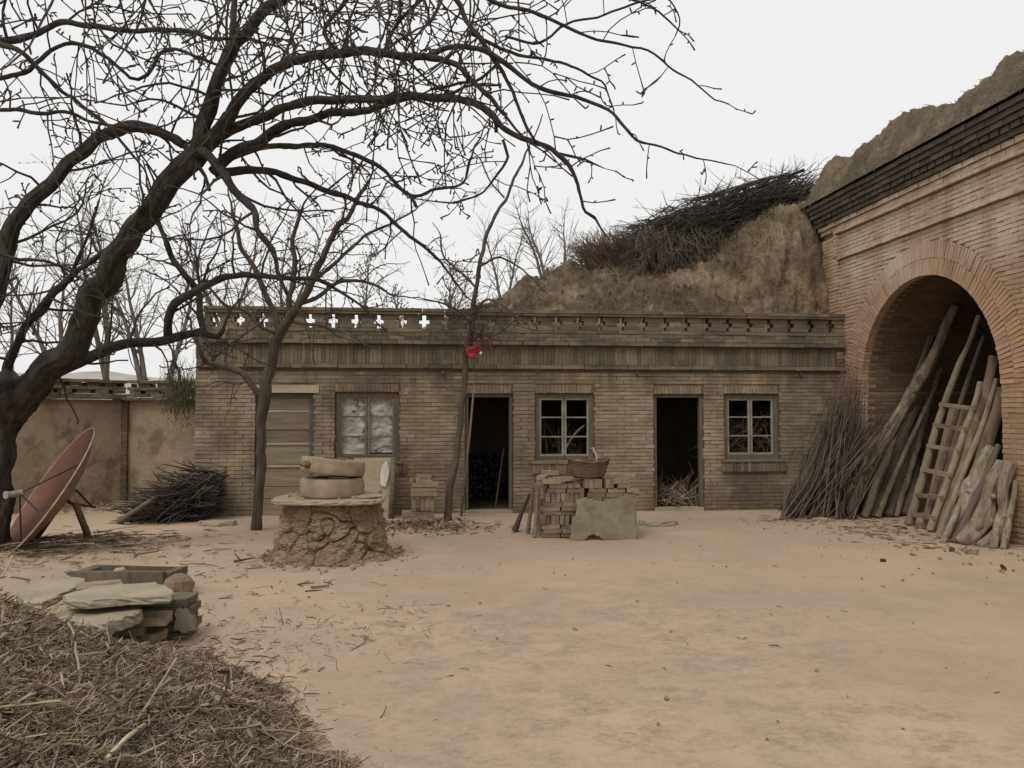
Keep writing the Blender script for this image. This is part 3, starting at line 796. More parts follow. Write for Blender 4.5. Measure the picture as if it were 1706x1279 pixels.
# ---- flat stones on the ground
def ground_stone(px,py,w_,d_,h,seed,label,m_='slab_stone',name='flat_stone'):
    c=G(px,py); r=random.Random(seed)
    ol=[(c.x+w_/2*math.cos(6.283*k/7+.3)*r.uniform(.8,1.1),c.y+d_/2*math.sin(6.283*k/7+.3)*r.uniform(.8,1.1)) for k in range(7)]
    tag(rough_slab(ol,-.03,h,.012,seed=seed,sub=3).build(name,m_),label,'stone')
ground_stone(366,873,.56,.36,.05,4,'pale flat stone on the ground in front of the outbuilding corner by the slim tree')
ground_stone(1096,872,.62,.4,.06,6,'flat stone on the ground right of the brick pile')
ground_stone(1370,866,.3,.2,.03,8,'small flat stone at the foot of the brushwood bundle')
# ---- bench of stone slabs at the left
def gslab(pxs,z,th,seed,label,m_='slab_stone',tilt=None,name='stone_slab'):
    ol=[(G(x,y,z).x,G(x,y,z).y) for x,y in pxs]
    m=rough_slab(ol[::-1] if False else ol,z-th,z,.012,seed=seed,sub=5)
    return tag(m.build(name,m_),label,'stone slab')
gslab([(106,990),(160,975),(262,969),(290,982),(286,992),(215,994),(150,1001),(112,1000)],.40,.055,21,'long flat stone slab in the middle of the slab bench resting on bricks')
gslab([(75,1020),(130,1004),(222,1001),(238,1014),(222,1024),(170,1040),(120,1038)],.305,.085,22,'front rounded stone slab of the bench nearest the twig heap')
gslab([(26,985),(60,968),(110,958),(140,962),(138,972),(100,990),(70,1004),(40,1003)],.30,.06,23,'leftmost stone slab of the bench beside the twig heap')
m=MB(); # upright old stone trough side behind the bench
pA=G(110,972,.12); pB=G(270,976,.12)
tr=thing('stone_trough','long dark stone trough with a pale corner behind the slab bench','trough',((pA.x+pB.x)/2,pA.y,0))
a_=V((pA.x,pA.y,0)); b_=V((pB.x,pB.y,0)); dv=(b_-a_); L_=dv.length; ang=math.atan2(dv.y,dv.x); Rz=Matrix.Rotation(ang,3,'Z')
ctr=(a_+b_)/2
m.box(ctr+V((0,.06,.09)),(L_,.07,.26),Rz,j=.014); m.box(ctr+Rz@V((0,.40,.1)),(L_,.07,.22),Rz,j=.012); m.box(ctr+Rz@V((-L_/2+.04,.23,.09)),(.075,.27,.22),Rz,j=.01); m.box(ctr+Rz@V((L_/2-.02,.23,.095)),(.09,.28,.25),Rz,j=.01); m.box(ctr+Rz@V((0,.23,.02)),(L_-.15,.28,.08),Rz)
m.build('body','dark_log',tr)
for k,(px,py,s) in enumerate(((118,975,.10),(200,980,.07),(292,982,.15))):
    c=G(px,py,.06); m=MB()
    def rk(u,v,c=c,s=s,k=k):
        a=6.2832*u; b=math.pi*v; q=V((math.sin(b)*math.cos(a),math.sin(b)*math.sin(a),math.cos(b)*.8)); return c+q*s*(1+.28*noise.noise(q*1.6+V((k,k,k))))+V((0,0,.02 if k!=1 else .13))
    m.grid(rk,14,9); tag(m.build('rock',('clay','slab_stone','clay')[k]),('small pink rock at the left end of the trough','pale stone chip standing against the trough front','rough earth lump at the right end of the trough')[k],'rock')
# brick pier carrying the slabs
pc=G(262,1068,0)
pr_=thing('brick_pier','low dark brick pier holding up the right end of the stone slabs','brick pier',(pc.x,pc.y+.1,0)); it=[]
for r_ in range(5):
    for c in range(2): it.append(((pc.x-.13+.13*c*2*.95-(.0 if r_%2 else .03),pc.y+.12,.03+.058*r_),(.24,.24,.052),0))
loose(pr_,it,'grey_brick')
pc2=G(215,1092,0)
pr2=thing('brick_pier','front pier of broken bricks under the nearest stone slab','brick pier',(pc2.x,pc2.y+.1,0))
loose(pr2,[((pc2.x-.02,pc2.y+.12,.03),(.24,.2,.06),.3),((pc2.x+.06,pc2.y+.14,.09),(.2,.2,.055),-.2),((pc2.x-.05,pc2.y+.1,.15),(.24,.2,.055),.1),((pc2.x+.09,pc2.y+.14,.205),(.24,.2,.055),.1),((pc2.x-.2,pc2.y+.3,.1),(.24,.24,.2),.1),((pc2.x-.3,pc2.y+.35,.22),(.24,.2,.06),.5)],'loose_brick')
pc3=G(130,1075,0)
pr3=thing('brick_pier','low brick pier at the left under the front stone slab','brick pier',(pc3.x,pc3.y+.3,0))
loose(pr3,[((pc3.x,pc3.y+.35,.06+.065*k),(.3,.24,.06),.1*k) for k in range(-1,5)],'loose_brick')
ol=up([(290,1020),(300,1006),(318,1030),(325,1052),(310,1058),(288,1054)],5.95,6,0,0)
m=rough_slab(ol,-.05,.05,.01,seed=31,sub=4); zmin=min(p[1] for p in ol)
xf(m,Matrix.Translation((0,6.0,zmin))@Matrix.Rotation(math.radians(-16),4,'X')@Matrix(((1,0,0,0),(0,0,-1,0),(0,1,0,0),(0,0,0,1)))@Matrix.Translation((0,-zmin,0)))
tag(m.build('leaning_stone','grey_slab'),'pointed dark stone standing against the right side of the brick pier','stone')
# ---- satellite dish
cr=V((math.cos(YAW),-math.sin(YAW),0)); cf=V((math.sin(YAW),math.cos(YAW),0))
DC=W(80,816,9.75); nrm=(-.74*cr+.58*V((0,0,1))-.56*cf).normalized()
majd=(.62*cr+.785*V((0,0,1))); majd=(majd-nrm*majd.dot(nrm)).normalized(); mind=nrm.cross(majd)
di=thing('satellite_dish','large old reddish satellite dish tilted against a wooden prop at the left','satellite dish',(DC.x,DC.y,0))
RD=.82; DP=.2
def dish(sgn):
    m=MB()
    m.grid(lambda u,v:DC+majd*(RD*v*math.cos(6.2832*u))+mind*(RD*v*math.sin(6.2832*u))-nrm*(DP*(1-v*v)+(.012 if sgn else 0)),72,16)
    return m
dish(0).build('bowl','dish_inside',di,smooth=True); dish(1).build('bowl_back','dish_back',di,smooth=True)
m=MB(); m.tube([DC+(majd*math.cos(6.2832*k/72)+mind*math.sin(6.2832*k/72))*(RD+.002)-nrm*.006 for k in range(73)],.009,6,cap=False); m.build('rim','rim_paint',di,smooth=True)
F=W(30,822,9.45)
hd=MB(); ax=(DC-F).normalized(); hd.tube([F-ax*.10,F-ax*.05,F+ax*.02,F+ax*.03],[.03,.036,.036,.042],10); hd.tube([F-ax*.14,F-ax*.09],[.045,.03],8); feed=hd.build('feed_head','dull_plastic',di,smooth=False)
for px,py,Y in ((143,768,9.7),(62,850,9.3),(35,905,9.6)):
    m=MB(); m.tube([F+ax*.02,W(px,py,Y)],.009,6); m.build('strut','rusty_metal',di)
m=MB(); q=W(118,838,9.9); m.tube([DC-nrm*DP,q],.02,6); m.tube([q,W(160,845,10.1)],.012,5); m.tube([W(126,815,9.9),W(156,846,9.9)],.013,5); m.tube([DC-nrm*DP,W(55,905,10.3)],.03,6); m.build('mount','rusty_metal',di)
m=MB(); P_,R_=resample([W(125,838,9.95),W(140,875,9.95),G(152,908)+V((0,0,-.02))],[.035,.04,.045],.08); m.tube(P_,R_,8,ns=.1)
tag(m.build('wooden_prop','log_wood',smooth=True),'short round wooden prop standing under the right side of the satellite dish','wooden post')
# ---- logs, ladder and timber in the arch
def poly(pxs,ya,yb,w_px):
    n=len(pxs); tot=[0]
    for a,b in zip(pxs,pxs[1:]): tot.append(tot[-1]+math.hypot(a[0]-b[0],a[1]-b[1]))
    pts=[];rr=[]
    for i,(x,y) in enumerate(pxs):
        t_=tot[i]/tot[-1]; Y=ya+(yb-ya)*t_; p=W(x,y,Y); wd=w_px[0]+(w_px[1]-w_px[0])*t_ if len(w_px)==2 else w_px[i]
        pts.append(p); rr.append(wd*.5*depth(p)/FPX)
    return pts,rr
GL='timber leaning in the brick archway'
def log(pxs,w_px,Xtop,label,m_='log_wood',name='log',sd=.12,n=26,grp=GL,knots=3):
    b=G(*pxs[0],-.01); tp=WX(*pxs[-1],Xtop)
    pts,rr=poly(pxs,b.y,tp.y,w_px)
    P_,R_=resample(pts,rr,.045); sdv=random.random()*40
    P_=[p+V((noise.noise(p*2+V((sdv,0,0))),noise.noise(p*2+V((0,sdv,0))),noise.noise(p*2+V((0,0,sdv)))))*R_[0]*.22 for p in P_]
    R_=[r*.88*(1+.12*noise.noise(V((i*.11,sdv,0)))) for i,r in enumerate(R_)]
    m=MB(); m.tube(P_,R_,n,ns=sd*.6,ridge=.1 if sd<.2 else .3)
    for k in range(knots):
        i=random.randrange(len(P_)//6,len(P_)*5//6); d=rv().normalized(); m.tube([P_[i],P_[i]+d*R_[i]*1.35],[R_[i]*.5,R_[i]*.3],6)
    return tag(m.build(name,m_,smooth=True),label,'log',grp)
log([(1406,858),(1448,776),(1499,690),(1553,596),(1592,512)],(31,17),8.35,'long pale log, tallest of the leaning timber, crossing the arch from lower left')
log([(1390,838),(1410,800),(1436,764),(1470,718)],(28,13),7.6,'short grey crooked limb leaning against the tallest pale log')
log([(1450,860),(1475,800),(1501,745),(1542,640)],(23,14),8.4,'grey log directly right of the foot of the tallest log','dark_log')
log([(1478,860),(1503,790),(1532,700)],(20,13),8.3,'thin dark split log deep in the arch between two thicker ones','dark_log')
log([(1508,858),(1520,772),(1540,620)],(31,22),8.6,'thick dark log standing nearly upright inside the arch','dark_log')
log([(1500,660),(1522,610),(1558,540)],(18,12),9.2,'upper dark pole lying along the back of the tallest pale log','dark_log') if False else None
log([(1440,862),(1500,700),(1557,545)],(16,11),8.3,'dark pole hidden behind the tallest pale log','dark_log')
log([(1556,886),(1581,830),(1604,772),(1632,694),(1657,594)],(26,17),7.6,'straight pale log leaning right beside the ladder')
log([(1570,905),(1590,860),(1607,820),(1627,770)],(13,9),7.4,'thin light pole right of the log beside the ladder','drift_wood')
log([(1594,892),(1632,780),(1655,708),(1672,645)],(32,22),7.5,'thick pale log leaning on the right side of the arch')
log([(1583,897),(1607,850),(1630,800),(1640,772),(1652,742)],(20,34,36,28,14),7.3,'broad split driftwood slab with a forked top','drift_wood',knots=6,sd=.3)
log([(1606,908),(1628,880),(1645,845),(1653,806),(1672,770)],(34,44,36,26,24),7.1,'twisted pale tree root with a knobbly foot at the front right','drift_wood',knots=6,sd=.3)
log([(1632,912),(1662,890),(1675,855),(1671,820),(1678,785),(1684,772)],(18,24,22,24,26,18),7.1,'curved grey root hooking round the foot of the pile','drift_wood',knots=4,sd=.25)
log([(1671,916),(1680,870),(1688,830),(1692,800)],(13,10),7.13,'thin straight post at the far right against the brick wall','drift_wood',knots=0)
log([(1618,925),(1598,915)],(22,10),6.4,'stub of broken root on the ground under the twisted root','drift_wood',knots=2)
log([(1540,882),(1560,810),(1580,740),(1600,670),(1640,560)],(10,8),8.2,'slim dark pole standing behind the ladder','dark_log')
for pxs,w_,X,lab,mm in (([(1462,862),(1500,770),(1560,640)],(11,8),8.2,'thin straight brown pole between the tallest log and the dark logs','log_wood'),
  ([(1492,860),(1530,740),(1570,600)],(12,9),8.6,'straight slender pole rising behind the dark logs','log_wood'),
  ([(1564,893),(1600,800),(1640,700),(1660,630)],(13,9),7.5,'straight split pole just behind the thin light pole','ladder_wood'),
  ([(1590,905),(1615,850),(1640,800),(1664,740)],(16,11),7.25,'split grey log lying between driftwood slab and twisted root','dark_log'),
  ([(1655,915),(1660,880),(1668,850),(1676,825)],(14,10),7.12,'short split wood piece between the two roots at the front','drift_wood')):
    log(pxs,w_,X,lab,mm,knots=1)
# ladder
lb_=G(1517,874); rb_=G(1553,886); 
ld=thing('wooden_ladder','rough wooden ladder of six rungs with crooked rails leaning in the arch','ladder',(lb_.x,lb_.y,0),GL)
tl=WX(1628,530,7.9); tr_=WX(1640,630,7.55)
def rail(pxs,a,b,w_):
    pts,rr=poly(pxs,a.y,b.y,w_); P_,R_=resample(pts,rr,.05); m=MB(); m.tube(P_,R_,8,ns=.12); m.build('rail','ladder_wood',ld,smooth=True); return P_
LR=rail([(1515,874),(1536,800),(1553,737),(1573,674),(1596,612),(1616,569),(1631,525)],lb_,tl,(16,8))
RR=rail([(1549,884),(1565,840),(1583,791),(1606,721),(1624,674),(1634,636)],rb_,tr_,(13,10))
def at_py(P_,y):
    return min(P_,key=lambda p:abs(pix(p)[1]-y))
for yl,yr in ((673,677),(707,714),(744,749),(784,791),(822,829),(855,862)):
    a=at_py(LR,yl); b=at_py(RR,yr); d=(b-a).normalized(); a=a-d*.05-V((.03,0,0)); b=b+d*.06-V((.03,0,0)); c=(a+b)/2
    m=MB(); ez=V((0,0,1)); ey=ez.cross(d).normalized(); ez=d.cross(ey).normalized()
    m.box(c,((b-a).length,.035,.055),Matrix((d,ey,ez)).transposed(),j=.005); m.build('rung','ladder_wood',ld)
# planks behind the ladder
for k,(xa,xb,lab) in enumerate(((1534,1589,'left weathered plank standing behind the ladder rungs'),(1545,1601,'middle weathered plank standing behind the ladder rungs'),(1556,1614,'right weathered plank standing behind the ladder rungs'))):
    a=G(xa,868+k*4)+V((.14,.06,0)); b=WX(xb,680,7.95)
    d=(b-a).normalized(); ey=V((0,0,1)).cross(d).normalized(); ez=d.cross(ey)
    sx=V((.25,-.95,0)); sx=(sx-d*sx.dot(d)).normalized(); ez=d.cross(sx)
    m=MB(); m.box((a+b)/2,((b-a).length,.15,.025),Matrix((d,sx,ez)).transposed(),j=.006); tag(m.build('plank','ladder_wood'),lab,'plank',GL)
# block of wood fixed at ladder's left rail
log([(1533,790),(1545,745)],(14,14),7.3,'','drift_wood') if False else None
# ---- tall brushwood bundle in the corner
bu=thing('brushwood_bundle','tall bundle of dark thin branches leaning in the corner between outbuilding and arch','brushwood',(5.9,12.3,0))
for k in range(230):
    t_=random.random(); px=1298+128*t_+random.uniform(-6,6); py=random.uniform(848,866)
    b=G(px,py,-.01)
    u=random.gauss(0,1); 
    tx=1412+u*17+(t_-.5)*40; ty=random.uniform(600,760) if random.random()<.75 else random.uniform(740,800)
    if ty<650: tx=1412+u*13
    if random.random()<.13: tx=1430+random.uniform(10,90); ty=random.uniform(655,740)
    Yt=12.95+random.uniform(-.25,.15)
    p3=W(tx,ty,Yt)
    if p3.x>7.05 and p3.y>12.6: p3=WX(tx,ty,7.08); 
    L_=(p3-b).length; bow=rv(.07*L_); bow.z=abs(bow.z)*-.4
    pts=[b,b.lerp(p3,.33)+bow,b.lerp(p3,.66)+bow*.8+rv(.03),p3+rv(.04)]
    P_,R_=resample(pts,[random.uniform(.009,.016),.010,.008,.003],.18)
    P_=[p+rv(.008) for p in P_]
    m=MB(); m.tube(P_,R_,5)
    if random.random()<.5:
        i=len(P_)*2//3; q=P_[i]; d=(p3-b).normalized()+rv(.5); m.tube([q,q+d*.2,q+d*.42+rv(.03)],[.005,.004,.002],4)
    m.build('stick','dark_stick',bu,smooth=True)
# ---- heap of dark brushwood against the outbuilding's left side
m=MB()
def brush(m,n,cfun,dfun,lr,rr_,seg=4,bend=.15,sides=4,fork=.5):
    for k in range(n):
        c=cfun(); d=dfun(); L_=random.uniform(*lr); r=random.uniform(*rr_)
        pts=[c]; dd=d.normalized()
        for s in range(seg): dd=(dd+rv(bend)).normalized(); pts.append(pts[-1]+dd*L_/seg)
        m.tube(pts,[r*(1-.75*i/seg) for i in range(seg+1)],sides,cap=False)
        if random.random()<fork:
            i=random.randrange(1,seg); d2=(dd+rv(.8)).normalized(); m.tube([pts[i],pts[i]+d2*L_*.2,pts[i]+(d2+rv(.3))*L_*.4],[r*.6,r*.45,r*.2],3,cap=False)
hp0=G(205,866); hp1=G(335,860)
def ch():
    t_=random.random()**.7; x=-4.3+t_*1.0; h=(.1+.72*t_)*random.random()**.8; return V((x+random.uniform(-.1,.35),12.9+random.uniform(-.35,.9),h))
brush(m,1100,ch,lambda:V((random.uniform(-1,-.3),random.uniform(-.7,.3),random.uniform(-.55,.25))),(.2,.6),(.006,.022))
m.grid(lambda u,v:V((-4.5+u*1.35,12.7+v*1.2,(.62*u+.02)*math.sin(math.pi*min(1,v*.9+.12))+.04*noise.noise(V((u*9,v*9,1)))-.02)),20,12)
tag(m.build('brushwood_heap','brush_black'),'dark heap of cut brushwood piled against the left corner of the outbuilding','brushwood',kind='stuff')
m=MB(); P_,R_=resample([G(198,870),W(232,846,12.3),W(262,826,12.5)],[.05,.04,.02],.06); m.tube(P_,R_,7,ns=.3); tag(m.build('branch','firewood',smooth=True),'forked branch sticking out of the left foot of the dark brushwood heap','branch')
# ---- inside the rooms
m=MB()
for r_ in range(13):
    for c in range(11):
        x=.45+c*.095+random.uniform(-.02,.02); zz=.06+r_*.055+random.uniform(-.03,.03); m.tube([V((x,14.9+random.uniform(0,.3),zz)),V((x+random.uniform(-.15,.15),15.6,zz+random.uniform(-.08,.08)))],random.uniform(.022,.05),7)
tag(m.build('firewood_stack','brush_black'),'stack of firewood in the dark behind the middle doorway','firewood',kind='stuff')  # near-black wood colour stands in for the room's shade
m=MB(); m.tube([V((1.2,13.9,0)),V((1.36,14.1,1.0))],.016,5); tag(m.build('pole','dark_log'),'slim pole leaning inside the middle doorway','pole')
m=MB(); brush(m,520,lambda:V((random.uniform(3.8,4.7),random.uniform(13.45,14.2),random.uniform(.0,.33)*random.random()**.6)),lambda:rv(),(.15,.5),(.005,.014))
tag(m.build('twig_pile','mound_twigs'),'pile of pale twigs on the floor just inside the right doorway','twigs',kind='stuff')
m=MB(); brush(m,420,lambda:V((random.uniform(5.0,6.0),random.uniform(13.5,14.0),random.uniform(.5,1.45))),lambda:rv()+V((0,0,.3)),(.2,.6),(.004,.010))
tag(m.build('brushwood_heap','brush_red'),'reddish brushwood seen through the right window','brushwood',kind='stuff')
m=MB(); pts=[W(930,775,13.7),W(945,742,13.7),W(960,720,13.65),W(974,708,13.6)]; P_,R_=resample(pts,[.022,.022,.02,.016],.05); m.tube(P_,R_,6)
tag(m.build('curved_stick','pale_board',smooth=True),'pale curved stick showing behind the middle window','stick')
m=MB(); brush(m,60,lambda:V((random.uniform(1.9,2.7),random.uniform(13.6,14.0),random.uniform(.6,1.1))),lambda:rv()+V((0,0,.8)),(.3,.7),(.006,.014))
tag(m.build('brushwood_heap','brush_red'),'dark sticks seen low behind the middle window','brushwood',kind='stuff')
# ================================================================ TREES
def rot_dir(d,ang,rnd):
    ax=d.cross(V((rnd.uniform(-1,1),rnd.uniform(-1,1),rnd.uniform(-1,1))))
    if ax.length<1e-4: ax=V((1,0,0))
    return Matrix.Rotation(ang,3,ax.normalized())@d
def grow(m,p,d,L,r,lev,rnd,seg=.10,wob=.33,grav=0,spur=.6,kid=.45,minL=.16,sides=4,knob=True,ang=(35,75),flat=1.0,kl=(.35,.75),rmin=None):
    if rmin is None: rmin=.0066 if knob else .0038
    n=max(3,int(L/seg)); pts=[p]; rr=[r]; dd=d.normalized(); kids=[]
    for i in range(n):
        dd=(dd+V((rnd.uniform(-wob,wob),rnd.uniform(-wob,wob)*flat,rnd.uniform(-wob,wob)))+V((0,0,grav))).normalized()
        p=p+dd*(L/n); f=1-(i+1)/n
        pts.append(p); rr.append(max(r*(.38+.62*f),rmin*.8))
        if rnd.random()<kid and lev>0 and L*(.35+.4*f)>minL and i<n-1:
            kids.append((p,rot_dir(dd,math.radians(rnd.uniform(*ang)),rnd),L*rnd.uniform(*kl)*(.5+.5*f),max(r*(.38+.62*f)*.72,rmin)))
        if spur and rnd.random()<spur:
            sd_=rot_dir(dd,math.radians(rnd.uniform(50,95)),rnd); l=rnd.uniform(.02,.055)*(1 if knob else .8); rs=max(.0062 if knob else .003,r*.55)
            if knob: m.tube([p,p+sd_*l*.6,p+sd_*l],[rs,rs*1.35,rs*.9],3,cap=False)
            else: m.tube([p,p+sd_*l*1.6],[rs*.8,rs*.4],3,cap=False)
    if knob: rr[-1]=max(rr[-1]*1.5,.003)
    m.tube(pts,rr,sides if r>.006 else 3,cap=False)
    for k in kids: grow(m,k[0],k[1],k[2],k[3],lev-1,rnd,seg*.9,wob,grav,spur,kid,minL,sides,knob,ang,flat,kl,rmin)
def limb(parent,name,pxs,matn,smooth=True,n=10,wscale=.86):
    """pxs: (px,py,width px, Y) points of one limb; Y is its distance in the place"""
    pts=[W(x,y,Y) for x,y,w_,Y in pxs]; rr=[max(.003,w_*wscale*.5*depth(p)/FPX) for (x,y,w_,Y),p in zip(pxs,pts)]
    P_,R_=resample(pts,rr,.05)
    s=random.random()*30
    P_=[p+V((noise.noise(p*3+V((s,0,0))),noise.noise(p*3+V((0,s,0))),noise.noise(p*3+V((0,0,s)))))*(r*.35+.028)+V((noise.noise(p*9+V((s,0,0))),0,noise.noise(p*9+V((0,0,s)))))*.012 for p,r in zip(P_,R_)]
    R_=[r*(1+.10*noise.noise(V((i*.15,s,0)))+(.18 if r<.05 else .05)*noise.noise(V((i*.7,s,3)))) for i,r in enumerate(R_)]
    m=MB(); m.tube(P_,R_,n+6 if R_[0]<.07 else 44,ns=.08,ridge=.06 if R_[0]<.07 else .15); m.build(name,matn,parent,smooth=smooth)
    return P_,R_
def sprout(m,P_,R_,rnd,every,L,lev=2,start=.15,grav=-.01,up=.25,rmax=.012,**kw):
    n=len(P_); acc=0
    for i in range(1,n-1):
        acc+=(P_[i]-P_[i-1]).length
        if i/n<start: continue
        if acc>every*rnd.uniform(.5,1.5):
            acc=0; t=(P_[i+1]-P_[i-1]).normalized(); d=rot_dir(t,math.radians(rnd.uniform(40,85)),rnd)+V((0,0,up))
            l=rnd.uniform(*L)*(1-.35*i/n); grow(m,P_[i]+d.normalized()*R_[i]*.5,d,l,min(rmax,max(.004,R_[i]*.45)),lev,rnd,grav=grav,**kw)
    d=(P_[-1]-P_[-3]).normalized(); grow(m,P_[-1],d,rnd.uniform(*L)*.6,max(.004,R_[-1]*.8),lev,rnd,grav=grav,**kw)
rnd=random.Random(5)
t1=thing('big_bare_tree','big dark bare tree at the left with long branches arching over the whole yard','tree',(-5.15,10.0,0))
limb(t1,'trunk',[(-18,925,78,9.6),(-12,860,62,9.6),(-6,800,56,9.6),(-2,740,60,9.6),(2,700,72,9.6),(14,664,92,9.55),(32,640,80,9.5)],'bark_dark',n=20)
